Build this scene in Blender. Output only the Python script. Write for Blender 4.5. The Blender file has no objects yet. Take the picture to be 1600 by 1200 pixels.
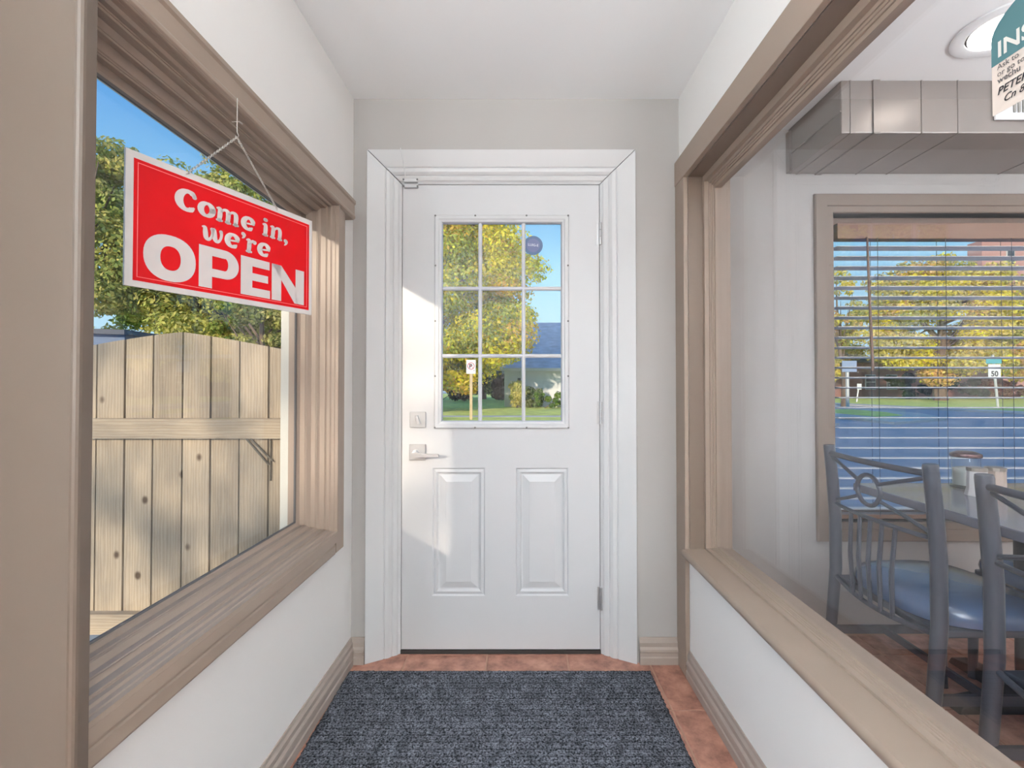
import bpy, bmesh, math, random
import numpy as np
from mathutils import Vector, Matrix

random.seed(7)
RNG = np.random.default_rng(11)
SC = bpy.context.scene
COL = SC.collection

# ------------------------------------------------------------------ camera
EYE = 1.165
cam_d = bpy.data.cameras.new('camera')
cam_d.sensor_width = 36.0
cam_d.lens = 730.0 / 1600.0 * 36.0
cam_d.shift_x = -7.0 / 1600.0
cam_d.shift_y = -8.2 / 1600.0
cam_d.clip_start = 0.02
cam_d.clip_end = 400
cam = bpy.data.objects.new('camera', cam_d)
cam.location = (0, 0, EYE)
cam.rotation_euler = (math.radians(90.8), 0, 0)
COL.objects.link(cam)
SC.camera = cam

# ------------------------------------------------------------------ view, sky, sun
SC.view_settings.view_transform = 'Standard'
SC.view_settings.look = 'None'
SC.view_settings.exposure = 0.0
SC.view_settings.gamma = 1.0
SC.view_settings.use_curve_mapping = False

world = bpy.data.worlds.new('sky')
SC.world = world
world.use_nodes = True
wn = world.node_tree.nodes
wl = world.node_tree.links
wn.clear()
w_tc = wn.new('ShaderNodeTexCoord')
w_sep = wn.new('ShaderNodeSeparateXYZ')
w_ramp = wn.new('ShaderNodeValToRGB')
w_bg = wn.new('ShaderNodeBackground')
w_out = wn.new('ShaderNodeOutputWorld')
wl.new(w_tc.outputs['Generated'], w_sep.inputs[0])
wl.new(w_sep.outputs['Z'], w_ramp.inputs[0])
wl.new(w_ramp.outputs[0], w_bg.inputs[0])
wl.new(w_bg.outputs[0], w_out.inputs[0])
cr = w_ramp.color_ramp
cr.elements[0].position = 0.0
cr.elements[0].color = (0.62, 0.86, 0.98, 1)
cr.elements[1].position = 1.0
cr.elements[1].color = (0.07, 0.25, 0.66, 1)
for p, c in ((0.26, (0.33, 0.70, 0.97, 1)), (0.45, (0.13, 0.40, 0.85, 1))):
    e = cr.elements.new(p)
    e.color = c
w_bg.inputs[1].default_value = 1.0

SUN_DIR = Vector((0.5, 1.0, -0.275)).normalized()
sun_d = bpy.data.lights.new('sun', 'SUN')
sun_d.energy = 4.2
sun_d.angle = math.radians(1.2)
sun_d.color = (1.0, 0.86, 0.68)
sun = bpy.data.objects.new('sun', sun_d)
sun.rotation_euler = SUN_DIR.to_track_quat('-Z', 'Y').to_euler()
sun.location = (-6, -12, 8)
COL.objects.link(sun)
DINING_FILL = 180.0       # strength of the added fill lamps around the dining room
HALL_FILL = 570.0 # strength of the two added fill lamps behind the viewer

# ------------------------------------------------------------------ helpers
def lin(r, g, b):
    f = lambda c: (c / 255.0 / 12.92) if c / 255.0 <= 0.04045 else ((c / 255.0 + 0.055) / 1.055) ** 2.4
    return (f(r), f(g), f(b), 1.0)

MATS = {}

def mat(name, color, rough=0.6, metal=0.0, spec=0.5, var=0.0, scale=8.0, bump=0.0, bscale=60.0, emit=None, estr=0.0, stretch=None, trans=0.0):
    if name in MATS:
        return MATS[name]
    m = bpy.data.materials.new(name)
    m.use_nodes = True
    n, l = m.node_tree.nodes, m.node_tree.links
    b = n['Principled BSDF']
    b.inputs['Roughness'].default_value = rough
    b.inputs['Metallic'].default_value = metal
    b.inputs['Specular IOR Level'].default_value = spec
    b.inputs['Base Color'].default_value = color
    tc = n.new('ShaderNodeTexCoord')
    vec = tc.outputs['Object']
    if stretch:
        mp = n.new('ShaderNodeMapping')
        mp.inputs['Scale'].default_value = stretch
        l.new(vec, mp.inputs[0])
        vec = mp.outputs[0]
    if var > 0:
        nz = n.new('ShaderNodeTexNoise')
        nz.inputs['Scale'].default_value = scale
        nz.inputs['Detail'].default_value = 6
        l.new(vec, nz.inputs['Vector'])
        rp = n.new('ShaderNodeValToRGB')
        c = Vector(color[:3])
        rp.color_ramp.elements[0].position = 0.3
        rp.color_ramp.elements[1].position = 0.7
        rp.color_ramp.elements[0].color = (*(c * (1 - var)), 1)
        rp.color_ramp.elements[1].color = (*[min(1, v) for v in (c * (1 + var))], 1)
        l.new(nz.outputs[0], rp.inputs[0])
        l.new(rp.outputs[0], b.inputs['Base Color'])
    if bump > 0:
        nb = n.new('ShaderNodeTexNoise')
        nb.inputs['Scale'].default_value = bscale
        nb.inputs['Detail'].default_value = 4
        l.new(vec, nb.inputs['Vector'])
        bp = n.new('ShaderNodeBump')
        bp.inputs['Strength'].default_value = bump
        bp.inputs['Distance'].default_value = 0.002
        l.new(nb.outputs[0], bp.inputs['Height'])
        l.new(bp.outputs[0], b.inputs['Normal'])
    if emit:
        b.inputs['Emission Color'].default_value = emit
        b.inputs['Emission Strength'].default_value = estr
    MATS[name] = m
    return m

def glass_mat(name, tint=(1, 1, 1, 1), boost=1.8, rough=0.0):
    m = bpy.data.materials.new(name)
    m.use_nodes = True
    n, l = m.node_tree.nodes, m.node_tree.links
    n.clear()
    out = n.new('ShaderNodeOutputMaterial')
    tr = n.new('ShaderNodeBsdfTransparent')
    tr.inputs[0].default_value = tint
    gl = n.new('ShaderNodeBsdfGlossy')
    gl.inputs['Roughness'].default_value = rough
    ge = n.new('ShaderNodeNewGeometry')
    dt = n.new('ShaderNodeVectorMath'); dt.operation = 'DOT_PRODUCT'
    l.new(ge.outputs['Normal'], dt.inputs[0]); l.new(ge.outputs['Incoming'], dt.inputs[1])
    ab = n.new('ShaderNodeMath'); ab.operation = 'ABSOLUTE'
    l.new(dt.outputs['Value'], ab.inputs[0])
    om = n.new('ShaderNodeMath'); om.operation = 'SUBTRACT'; om.inputs[0].default_value = 1.0
    l.new(ab.outputs[0], om.inputs[1])
    pw = n.new('ShaderNodeMath'); pw.operation = 'POWER'; pw.inputs[1].default_value = 5.0
    l.new(om.outputs[0], pw.inputs[0])
    mu = n.new('ShaderNodeMath'); mu.operation = 'MULTIPLY_ADD'; mu.use_clamp = True
    mu.inputs[1].default_value = 0.96 * boost
    mu.inputs[2].default_value = 0.04 * boost
    l.new(pw.outputs[0], mu.inputs[0])
    mx = n.new('ShaderNodeMixShader')
    l.new(mu.outputs[0], mx.inputs[0])
    l.new(tr.outputs[0], mx.inputs[1])
    l.new(gl.outputs[0], mx.inputs[2])
    l.new(mx.outputs[0], out.inputs[0])
    MATS[name] = m
    return m

ORG = {}

def org(o):
    return ORG.get(o.name, Vector((0, 0, 0))) if o else Vector((0, 0, 0))

def tag(o, label=None, cat=None, group=None, kind=None):
    if label: o['label'] = label
    if cat: o['category'] = cat
    if group: o['group'] = group
    if kind: o['kind'] = kind
    return o

def thing(name, loc, label, cat, group=None, kind=None, rz=0.0):
    o = bpy.data.objects.new(name, None)
    o.empty_display_size = 0.1
    o.location = loc
    o.rotation_euler = (0, 0, rz)
    COL.objects.link(o)
    ORG[o.name] = Vector(loc)
    tag(o, label, cat, group, kind)
    return o

class MB:
    def __init__(self, xf=None):
        self.v, self.f, self.xf = [], [], xf
    def add(self, vs, fs):
        k = len(self.v)
        self.v += [tuple(p) for p in vs]
        self.f += [tuple(i + k for i in q) for q in fs]
        return self
    def box(self, x0, x1, y0, y1, z0, z1):
        vs = [(x, y, z) for z in (z0, z1) for y in (y0, y1) for x in (x0, x1)]
        return self.add(vs, [(0, 2, 3, 1), (4, 5, 7, 6), (0, 1, 5, 4), (2, 6, 7, 3), (0, 4, 6, 2), (1, 3, 7, 5)])
    def prism(self, poly, fn0, fn1):
        """poly: list of 2-d points; fn0, fn1 map a point to its two 3-d ends"""
        n = len(poly)
        vs = [fn0(*p) for p in poly] + [fn1(*p) for p in poly]
        fs = [(i, (i + 1) % n, n + (i + 1) % n, n + i) for i in range(n)]
        fs += [tuple(range(n))[::-1], tuple(range(n, 2 * n))]
        return self.add(vs, fs)
    def tube(self, pts, r, seg=10, cap=True, squash=None):
        pts = [Vector(p) for p in pts]
        rs = r if isinstance(r, (list, tuple)) else [r] * len(pts)
        rings = []
        t0 = (pts[1] - pts[0]).normalized()
        up = Vector((0, 0, 1)) if abs(t0.z) < 0.9 else Vector((1, 0, 0))
        nrm = t0.cross(up).normalized()
        for i, p in enumerate(pts):
            a = pts[max(0, i - 1)]
            c = pts[min(len(pts) - 1, i + 1)]
            t = (c - a).normalized()
            nrm = (nrm - t * nrm.dot(t)).normalized()
            bn = t.cross(nrm)
            ring = []
            for k in range(seg):
                an = 2 * math.pi * k / seg
                ring.append(p + (nrm * math.cos(an) + bn * math.sin(an)) * rs[i])
            rings.append(ring)
        vs = [q for ring in rings for q in ring]
        fs = []
        for i in range(len(pts) - 1):
            for k in range(seg):
                fs.append((i * seg + k, i * seg + (k + 1) % seg, (i + 1) * seg + (k + 1) % seg, (i + 1) * seg + k))
        if cap:
            fs.append(tuple(range(seg))[::-1])
            fs.append(tuple((len(pts) - 1) * seg + k for k in range(seg)))
        return self.add(vs, fs)
    def lathe(self, prof, c, seg=24, axis='z'):
        vs, fs = [], []
        for (r, h) in prof:
            for k in range(seg):
                a = 2 * math.pi * k / seg
                if axis == 'z':
                    vs.append((c[0] + r * math.cos(a), c[1] + r * math.sin(a), c[2] + h))
                elif axis == 'y':
                    vs.append((c[0] + r * math.cos(a), c[1] + h, c[2] + r * math.sin(a)))
                else:
                    vs.append((c[0] + h, c[1] + r * math.cos(a), c[2] + r * math.sin(a)))
        for i in range(len(prof) - 1):
            for k in range(seg):
                fs.append((i * seg + k, i * seg + (k + 1) % seg, (i + 1) * seg + (k + 1) % seg, (i + 1) * seg + k))
        fs.append(tuple(range(seg))[::-1])
        fs.append(tuple((len(prof) - 1) * seg + k for k in range(seg)))
        return self.add(vs, fs)
    def loops(self, rings, closed=True):
        n = len(rings[0])
        vs = [p for r in rings for p in r]
        fs = []
        for i in range(len(rings) - 1):
            for k in range(n if closed else n - 1):
                fs.append((i * n + k, i * n + (k + 1) % n, (i + 1) * n + (k + 1) % n, (i + 1) * n + k))
        return self.add(vs, fs)
    def mesh(self, name, off=Vector((0, 0, 0))):
        me = bpy.data.meshes.new(name)
        vs = self.v if self.xf is None else [self.xf(p) for p in self.v]
        me.from_pydata([(p[0] - off[0], p[1] - off[1], p[2] - off[2]) for p in vs], [], self.f)
        bm = bmesh.new()
        bm.from_mesh(me)
        bmesh.ops.recalc_face_normals(bm, faces=bm.faces)
        bm.to_mesh(me)
        bm.free()
        return me
    def build(self, name, material, parent=None, smooth=False, bevel=0.0, seg=2):
        off = org(parent)
        me = self.mesh(name, off)
        me.materials.append(material)
        o = bpy.data.objects.new(name, me)
        COL.objects.link(o)
        if parent:
            o.parent = parent
        ORG[o.name] = off
        if smooth:
            for p in me.polygons:
                p.use_smooth = True
            me.set_sharp_from_angle(angle=math.radians(40))
        if bevel > 0:
            md = o.modifiers.new('bevel', 'BEVEL')
            md.width = bevel
            md.segments = seg
            md.limit_method = 'ANGLE'
            md.angle_limit = math.radians(40)
        return o

def place(name, me, loc, parent=None, rot=None):
    """an object that shares mesh data; loc in world space"""
    o = bpy.data.objects.new(name, me)
    COL.objects.link(o)
    o.location = Vector(loc) - org(parent)
    if parent:
        o.parent = parent
    if rot:
        o.rotation_euler = rot
    ORG[o.name] = Vector(loc)
    return o

def one(mb, name, material, label, cat, group=None, kind=None, **k):
    return tag(mb.build(name, material, None, **k), label, cat, group, kind)

def dup(root, loc, rz, label):
    r = root.copy()
    COL.objects.link(r)
    r.location = loc
    r.rotation_euler = (0, 0, rz)
    r['label'] = label
    for ch in list(root.children):
        c = ch.copy()
        COL.objects.link(c)
        c.parent = r
        for g in list(ch.children):
            d = g.copy()
            COL.objects.link(d)
            d.parent = c
    return r

def text_mesh(s, size, offset=0.0, shear=0.0, align='LEFT', extrude=0.0):
    cu = bpy.data.curves.new('text', 'FONT')
    cu.body = s
    cu.size = size
    cu.offset = offset
    cu.shear = shear
    cu.align_x = align
    cu.extrude = extrude
    cu.resolution_u = 4
    o = bpy.data.objects.new('text', cu)
    COL.objects.link(o)
    bpy.context.view_layer.update()
    dg = bpy.context.evaluated_depsgraph_get()
    me = bpy.data.meshes.new_from_object(o.evaluated_get(dg))
    vs = [tuple(v.co) for v in me.vertices]
    fs = [tuple(p.vertices) for p in me.polygons]
    bpy.data.objects.remove(o)
    bpy.data.meshes.remove(me)
    bpy.data.curves.remove(cu)
    return vs, fs

# ------------------------------------------------------------------ materials
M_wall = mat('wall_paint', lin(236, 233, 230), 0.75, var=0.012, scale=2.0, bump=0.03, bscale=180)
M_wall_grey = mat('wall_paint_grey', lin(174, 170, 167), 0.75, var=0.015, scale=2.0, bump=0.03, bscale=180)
M_ceil = mat('ceiling_paint', lin(243, 243, 243), 0.85, var=0.01, scale=1.5)
M_white = mat('white_paint', lin(212, 212, 213), 0.38, var=0.008, scale=5)
M_door = mat('door_paint', lin(208, 208, 210), 0.36, var=0.008, scale=3)
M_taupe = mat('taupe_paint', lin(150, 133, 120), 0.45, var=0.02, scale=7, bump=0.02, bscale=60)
M_taupe_shaded = mat('taupe_shaded_copy', lin(118, 102, 90), 0.45, var=0.02, scale=7)  # the taupe trim colour with shade painted in, for jamb lining and dining casing
M_taupe_dimmed = mat('taupe_dimmed_copy', lin(94, 82, 73), 0.4, var=0.03, scale=5, bump=0.06, bscale=70)  # same taupe as the trim, darkened to offset strong light on the post
M_base = mat('taupe_baseboard_paint', lin(162, 149, 140), 0.42, var=0.05, scale=10)
M_gap = mat('dark_gap', lin(92, 90, 90), 0.8)
M_dark = mat('dark_rubber', lin(45, 38, 36), 0.8)
M_vinyl = mat('white_vinyl', lin(196, 196, 188), 0.4)
M_chrome = mat('satin_nickel', lin(196, 196, 198), 0.32, metal=0.75, var=0.03, scale=30)
M_screw = mat('screw_grey', lin(120, 118, 118), 0.5, metal=0.4)
M_glass = glass_mat('clear_glass', boost=0.8)
M_glass_part = glass_mat('partition_glass', tint=(0.97, 0.98, 1.0, 1), boost=1.35)
M_jar = glass_mat('jar_glass', tint=(0.88, 0.93, 0.93, 1), boost=1.2)
M_red = mat('sign_red', lin(188, 4, 14), 0.5, spec=0.2, var=0.05, scale=14)
M_sign_white = mat('sign_white', lin(206, 202, 200), 0.35, var=0.02, scale=20)
M_steel = mat('steel_chain', lin(190, 186, 180), 0.3, metal=0.6)
M_duct = mat('duct_paint', lin(138, 129, 124), 0.33, metal=0.35, var=0.05, scale=6, bump=0.12, bscale=14)
M_chair = mat('chair_metal', lin(60, 64, 74), 0.42, metal=0.2)
M_seat = mat('seat_vinyl', lin(66, 88, 120), 0.22, spec=1.0, var=0.05, scale=10, bump=0.06, bscale=80)
M_table = mat('table_laminate', lin(96, 98, 112), 0.14, spec=1.0, var=0.08, scale=10, stretch=(6, 1, 1))
M_black = mat('black_iron', lin(30, 30, 32), 0.5)
M_blind = mat('blind_slat', lin(214, 214, 216), 0.4, var=0.03, scale=20, stretch=(0.3, 8, 8))
M_valance = mat('blind_valance', lin(132, 100, 82), 0.4, var=0.05, scale=12, stretch=(0.3, 4, 4))
M_wood_dark = mat('wand_wood', lin(120, 92, 76), 0.45)
M_cord = mat('cord', lin(70, 72, 80), 0.8)

def fence_material():
    m = bpy.data.materials.new('weathered_pine')
    m.use_nodes = True
    n, l = m.node_tree.nodes, m.node_tree.links
    b = n['Principled BSDF']
    b.inputs['Roughness'].default_value = 0.8
    tc = n.new('ShaderNodeTexCoord')
    oi = n.new('ShaderNodeObjectInfo')
    cmb = n.new('ShaderNodeCombineXYZ')
    mul = n.new('ShaderNodeMath'); mul.operation = 'MULTIPLY'; mul.inputs[1].default_value = 37.0
    l.new(oi.outputs['Random'], mul.inputs[0])
    l.new(mul.outputs[0], cmb.inputs[0]); l.new(mul.outputs[0], cmb.inputs[2])
    ad = n.new('ShaderNodeVectorMath'); ad.operation = 'ADD'
    l.new(tc.outputs['Object'], ad.inputs[0]); l.new(cmb.outputs[0], ad.inputs[1])
    mp = n.new('ShaderNodeMapping'); mp.inputs['Scale'].default_value = (1.0, 1.0, 0.09)
    l.new(ad.outputs[0], mp.inputs[0])
    wv = n.new('ShaderNodeTexWave'); wv.wave_type = 'BANDS'; wv.bands_direction = 'X'
    wv.inputs['Scale'].default_value = 22; wv.inputs['Distortion'].default_value = 7
    wv.inputs['Detail'].default_value = 3; wv.inputs['Detail Scale'].default_value = 1.4
    l.new(mp.outputs[0], wv.inputs['Vector'])
    rp = n.new('ShaderNodeValToRGB')
    rp.color_ramp.elements[0].color = lin(172, 156, 135)
    rp.color_ramp.elements[1].color = lin(186, 172, 151)
    l.new(wv.outputs[0], rp.inputs[0])
    nz = n.new('ShaderNodeTexNoise'); nz.inputs['Scale'].default_value = 4; nz.inputs['Detail'].default_value = 5
    mp2 = n.new('ShaderNodeMapping'); mp2.inputs['Scale'].default_value = (2.5, 1, 0.8)
    l.new(ad.outputs[0], mp2.inputs[0]); l.new(mp2.outputs[0], nz.inputs['Vector'])
    rp2 = n.new('ShaderNodeValToRGB')
    rp2.color_ramp.elements[0].position = 0.3; rp2.color_ramp.elements[0].color = (0.72, 0.72, 0.73, 1)
    rp2.color_ramp.elements[1].position = 0.65; rp2.color_ramp.elements[1].color = (1.08, 1.06, 1.02, 1)
    l.new(nz.outputs[0], rp2.inputs[0])
    mx = n.new('ShaderNodeMix'); mx.data_type = 'RGBA'; mx.blend_type = 'MULTIPLY'; mx.inputs[0].default_value = 1.0
    l.new(rp.outputs[0], mx.inputs[6]); l.new(rp2.outputs[0], mx.inputs[7])
    vo = n.new('ShaderNodeTexVoronoi'); vo.inputs['Scale'].default_value = 5.5
    mp3 = n.new('ShaderNodeMapping'); mp3.inputs['Scale'].default_value = (1.0, 1.0, 0.75)
    l.new(ad.outputs[0], mp3.inputs[0]); l.new(mp3.outputs[0], vo.inputs['Vector'])
    rp3 = n.new('ShaderNodeValToRGB')
    rp3.color_ramp.elements[0].position = 0.06; rp3.color_ramp.elements[0].color = (0.22, 0.17, 0.13, 1)
    rp3.color_ramp.elements[1].position = 0.11; rp3.color_ramp.elements[1].color = (1, 1, 1, 1)
    l.new(vo.outputs['Distance'], rp3.inputs[0])
    mx2 = n.new('ShaderNodeMix'); mx2.data_type = 'RGBA'; mx2.blend_type = 'MULTIPLY'; mx2.inputs[0].default_value = 1.0
    l.new(mx.outputs[2], mx2.inputs[6]); l.new(rp3.outputs[0], mx2.inputs[7])
    hv = n.new('ShaderNodeHueSaturation')
    mr = n.new('ShaderNodeMapRange'); mr.inputs[3].default_value = 0.86; mr.inputs[4].default_value = 1.1
    l.new(oi.outputs['Random'], mr.inputs[0]); l.new(mr.outputs[0], hv.inputs['Value'])
    l.new(mx2.outputs[2], hv.inputs['Color'])
    l.new(hv.outputs[0], b.inputs['Base Color'])
    bp = n.new('ShaderNodeBump'); bp.inputs['Strength'].default_value = 0.3; bp.inputs['Distance'].default_value = 0.003
    l.new(wv.outputs[0], bp.inputs['Height']); l.new(bp.outputs[0], b.inputs['Normal'])
    return m
M_fence = fence_material()

def tile_material():
    m = bpy.data.materials.new('terracotta_tile')
    m.use_nodes = True
    n, l = m.node_tree.nodes, m.node_tree.links
    b = n['Principled BSDF']
    b.inputs['Roughness'].default_value = 0.38
    tc = n.new('ShaderNodeTexCoord'); oi = n.new('ShaderNodeObjectInfo')
    ad = n.new('ShaderNodeVectorMath'); ad.operation = 'ADD'
    cmb = n.new('ShaderNodeCombineXYZ')
    mul = n.new('ShaderNodeMath'); mul.operation = 'MULTIPLY'; mul.inputs[1].default_value = 53.0
    l.new(oi.outputs['Random'], mul.inputs[0]); l.new(mul.outputs[0], cmb.inputs[0])
    l.new(tc.outputs['Object'], ad.inputs[0]); l.new(cmb.outputs[0], ad.inputs[1])
    nz = n.new('ShaderNodeTexNoise'); nz.inputs['Scale'].default_value = 14; nz.inputs['Detail'].default_value = 8; nz.inputs['Roughness'].default_value = 0.65
    l.new(ad.outputs[0], nz.inputs['Vector'])
    rp = n.new('ShaderNodeValToRGB')
    rp.color_ramp.elements[0].position = 0.34; rp.color_ramp.elements[0].color = lin(124, 84, 72)
    rp.color_ramp.elements[1].position = 0.68; rp.color_ramp.elements[1].color = lin(190, 142, 122)
    e = rp.color_ramp.elements.new(0.5); e.color = lin(164, 116, 99)
    l.new(nz.outputs[0], rp.inputs[0]); l.new(rp.outputs[0], b.inputs['Base Color'])
    bp = n.new('ShaderNodeBump'); bp.inputs['Strength'].default_value = 0.25; bp.inputs['Distance'].default_value = 0.002
    l.new(nz.outputs[0], bp.inputs['Height']); l.new(bp.outputs[0], b.inputs['Normal'])
    return m
M_tile = tile_material()
M_grout = mat('grout', lin(176, 140, 122), 0.9, var=0.08, scale=30)

def mat_material():
    m = bpy.data.materials.new('charcoal_carpet')
    m.use_nodes = True
    n, l = m.node_tree.nodes, m.node_tree.links
    b = n['Principled BSDF']
    b.inputs['Roughness'].default_value = 0.95
    b.inputs['Specular IOR Level'].default_value = 0.15
    tc = n.new('ShaderNodeTexCoord')
    nz = n.new('ShaderNodeTexNoise'); nz.inputs['Scale'].default_value = 170; nz.inputs['Detail'].default_value = 3
    l.new(tc.outputs['Object'], nz.inputs['Vector'])
    rp = n.new('ShaderNodeValToRGB')
    rp.color_ramp.elements[0].position = 0.36; rp.color_ramp.elements[0].color = lin(26, 28, 32)
    rp.color_ramp.elements[1].position = 0.66; rp.color_ramp.elements[1].color = lin(116, 119, 127)
    l.new(nz.outputs[0], rp.inputs[0])
    ck = n.new('ShaderNodeTexNoise'); ck.inputs['Scale'].default_value = 1.0; ck.inputs['Detail'].default_value = 2
    mp = n.new('ShaderNodeMapping'); mp.inputs['Scale'].default_value = (26, 14, 1)
    l.new(tc.outputs['Object'], mp.inputs[0]); l.new(mp.outputs[0], ck.inputs['Vector'])
    rp2 = n.new('ShaderNodeValToRGB')
    rp2.color_ramp.elements[0].position = 0.35; rp2.color_ramp.elements[0].color = (0.62, 0.62, 0.64, 1)
    rp2.color_ramp.elements[1].position = 0.62; rp2.color_ramp.elements[1].color = (1.05, 1.05, 1.08, 1)
    l.new(ck.outputs[0], rp2.inputs[0])
    mx = n.new('ShaderNodeMix'); mx.data_type = 'RGBA'; mx.blend_type = 'MULTIPLY'; mx.inputs[0].default_value = 1.0
    l.new(rp.outputs[0], mx.inputs[6]); l.new(rp2.outputs[0], mx.inputs[7])
    sp = n.new('ShaderNodeSeparateXYZ'); l.new(tc.outputs['Object'], sp.inputs[0])
    dv = n.new('ShaderNodeMath'); dv.operation = 'MULTIPLY'; dv.inputs[1].default_value = 1 / 0.030
    l.new(sp.outputs['Y'], dv.inputs[0])
    fr = n.new('ShaderNodeMath'); fr.operation = 'FRACT'; l.new(dv.outputs[0], fr.inputs[0])
    rp4 = n.new('ShaderNodeValToRGB')
    rp4.color_ramp.elements[0].position = 0.06; rp4.color_ramp.elements[0].color = (0.45, 0.45, 0.46, 1)
    rp4.color_ramp.elements[1].position = 0.16; rp4.color_ramp.elements[1].color = (1, 1, 1, 1)
    l.new(fr.outputs[0], rp4.inputs[0])
    mx3 = n.new('ShaderNodeMix'); mx3.data_type = 'RGBA'; mx3.blend_type = 'MULTIPLY'; mx3.inputs[0].default_value = 1.0
    l.new(mx.outputs[2], mx3.inputs[6]); l.new(rp4.outputs[0], mx3.inputs[7])
    l.new(mx3.outputs[2], b.inputs['Base Color'])
    return m
M_mat = mat_material()

def leaf_material():
    m = bpy.data.materials.new('autumn_leaves')
    m.use_nodes = True
    n, l = m.node_tree.nodes, m.node_tree.links
    n.clear()
    out = n.new('ShaderNodeOutputMaterial')
    at = n.new('ShaderNodeAttribute'); at.attribute_name = 'leafcol'
    d = n.new('ShaderNodeBsdfDiffuse'); t = n.new('ShaderNodeBsdfTranslucent')
    mx = n.new('ShaderNodeMixShader'); mx.inputs[0].default_value = 0.4
    l.new(at.outputs['Color'], d.inputs[0]); l.new(at.outputs['Color'], t.inputs[0])
    l.new(d.outputs[0], mx.inputs[1]); l.new(t.outputs[0], mx.inputs[2]); l.new(mx.outputs[0], out.inputs[0])
    return m
M_leaf = leaf_material()
M_bark = mat('bark', lin(120, 102, 84), 0.9, var=0.25, scale=6, stretch=(4, 4, 0.6))
M_asphalt = mat('asphalt', lin(166, 169, 174), 0.9, var=0.06, scale=0.8)
M_grass = mat('lawn_grass', lin(222, 228, 112), 0.95, var=0.22, scale=2.2)
M_walk = mat('concrete_walk', lin(206, 200, 188), 0.9, var=0.05, scale=3)

# ------------------------------------------------------------------ room dimensions
XL, XR = -0.695, 0.692        # faces of the vestibule's side walls
YB = 1.978                    # face of the wall around the door
YD = 2.045                    # face of the door leaf
YW = 2.22                     # face of the dining room's front wall
HC = 2.387                    # ceiling
TOE = math.radians(1.3)       # the left wall opens slightly towards the room
_c, _s = math.cos(-TOE), math.sin(-TOE)
def LW(p):
    x, y = p[0] - XL, p[1] - YB
    return (XL + x * _c - y * _s, YB + x * _s + y * _c, p[2])

# ------------------------------------------------------------------ structure: floor and tiles
fl = one(MB().box(-1.15, 4.4, -2.8, 2.42, -0.12, -0.004), 'floor', M_grout, 'terracotta tiled floor of the entry and dining room', 'floor', kind='structure')
ORG['floor'] = Vector((0, 0, 0))
T = 0.342
def tile_mesh(w, d):
    g, c = 0.0035, 0.003
    mb = MB()
    x, y = w / 2 - g, d / 2 - g
    rings = []
    for (i, z) in ((0, -0.004), (0, -0.0012), (c, 0.0)):
        rings.append([(-x + i, -y + i, z), (x - i, -y + i, z), (x - i, y - i, z), (-x + i, y - i, z)])
    mb.loops(rings)
    mb.add(rings[-1], [(0, 1, 2, 3)])
    me = mb.mesh('tile')
    me.materials.append(M_tile)
    return me
me_full, me_part = tile_mesh(T, T), tile_mesh(T, 0.16)
xs = [-0.126 + T * (k + 0.5) for k in range(-2, 9)]
for j in range(0, 6):
    yc = 2.037 - T * (j + 0.5)
    for xc in xs:
        if -0.85 < xc and yc > -0.2:
            place('tile', me_full, (xc, yc, 0), fl)
for xc in xs:
    place('tile', me_part, (xc, 2.037 + 0.08, 0), fl)

# ceiling and storey above
one(MB().box(-1.15, 4.4, -2.8, 2.42, HC, HC + 0.2), 'ceiling', M_ceil, 'smooth white painted ceiling over the entry', 'ceiling', kind='structure')
one(MB().box(-0.83, 16.0, -8.0, 2.42, HC + 0.2, 6.4), 'wall_upper', M_wall_grey, 'upper storey of the building above the ceiling', 'wall', kind='structure')

# wall around the door
mb = MB()
mb.box(-0.83, -0.634, YB, 2.2, 0, HC)
mb.box(0.505, 0.86, YB, 2.2, 0, HC)
mb.box(-0.634, 0.505, YB, 2.2, 2.165, HC)
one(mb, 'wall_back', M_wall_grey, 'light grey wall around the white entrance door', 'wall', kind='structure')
# dining room front wall with its window opening
WX0, WX1, WZ0, WZ1 = 1.507, 3.6, 0.52, 1.985
mb = MB()
mb.box(0.86, WX0, YW, 2.42, 0, HC)
mb.box(WX1, 16.0, YW, 2.42, 0, HC)
mb.box(WX0, WX1, YW, 2.42, 0, WZ0)
mb.box(WX0, WX1, YW, 2.42, WZ1, HC)
mb.box(0.505, 0.86, 2.2, 2.42, 0, HC)
mb.box(-0.83, -0.55, 2.2, 2.3, 0, HC)
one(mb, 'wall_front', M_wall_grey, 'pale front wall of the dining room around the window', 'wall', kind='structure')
one(MB().box(-1.15, 4.4, -2.8, -2.6, 0, HC), 'wall_rear', M_wall, 'pale rear wall behind the viewer', 'wall', kind='structure')
one(MB().box(4.2, 4.4, -2.6, 2.22, 0, HC), 'wall_side', M_wall, 'pale far side wall of the dining room', 'wall', kind='structure')
# left wall
GY0, GY1, GZ0, GZ1 = 0.76, 1.69, 0.667, 1.776      # visible glass of the left window
GX = -0.793
mb = MB(LW)
mb.box(-0.83, XL, 0.73, YB, 0, 0.61)
mb.box(-0.83, XL, 0.73, YB, 1.86, HC)
mb.box(-0.83, XL, 1.75, YB, 0.61, 1.86)
mb.box(-0.83, XL, 0.73, 0.745, 0.61, 1.86)
one(mb, 'wall_left', M_wall, 'white left wall of the entry around the big window', 'wall', kind='structure')
one(MB().box(-0.96, -0.90, -2.6, 0.698, 0, HC), 'wall_left_rear', M_wall, 'pale left wall continuing behind the viewer', 'wall', kind='structure')
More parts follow.
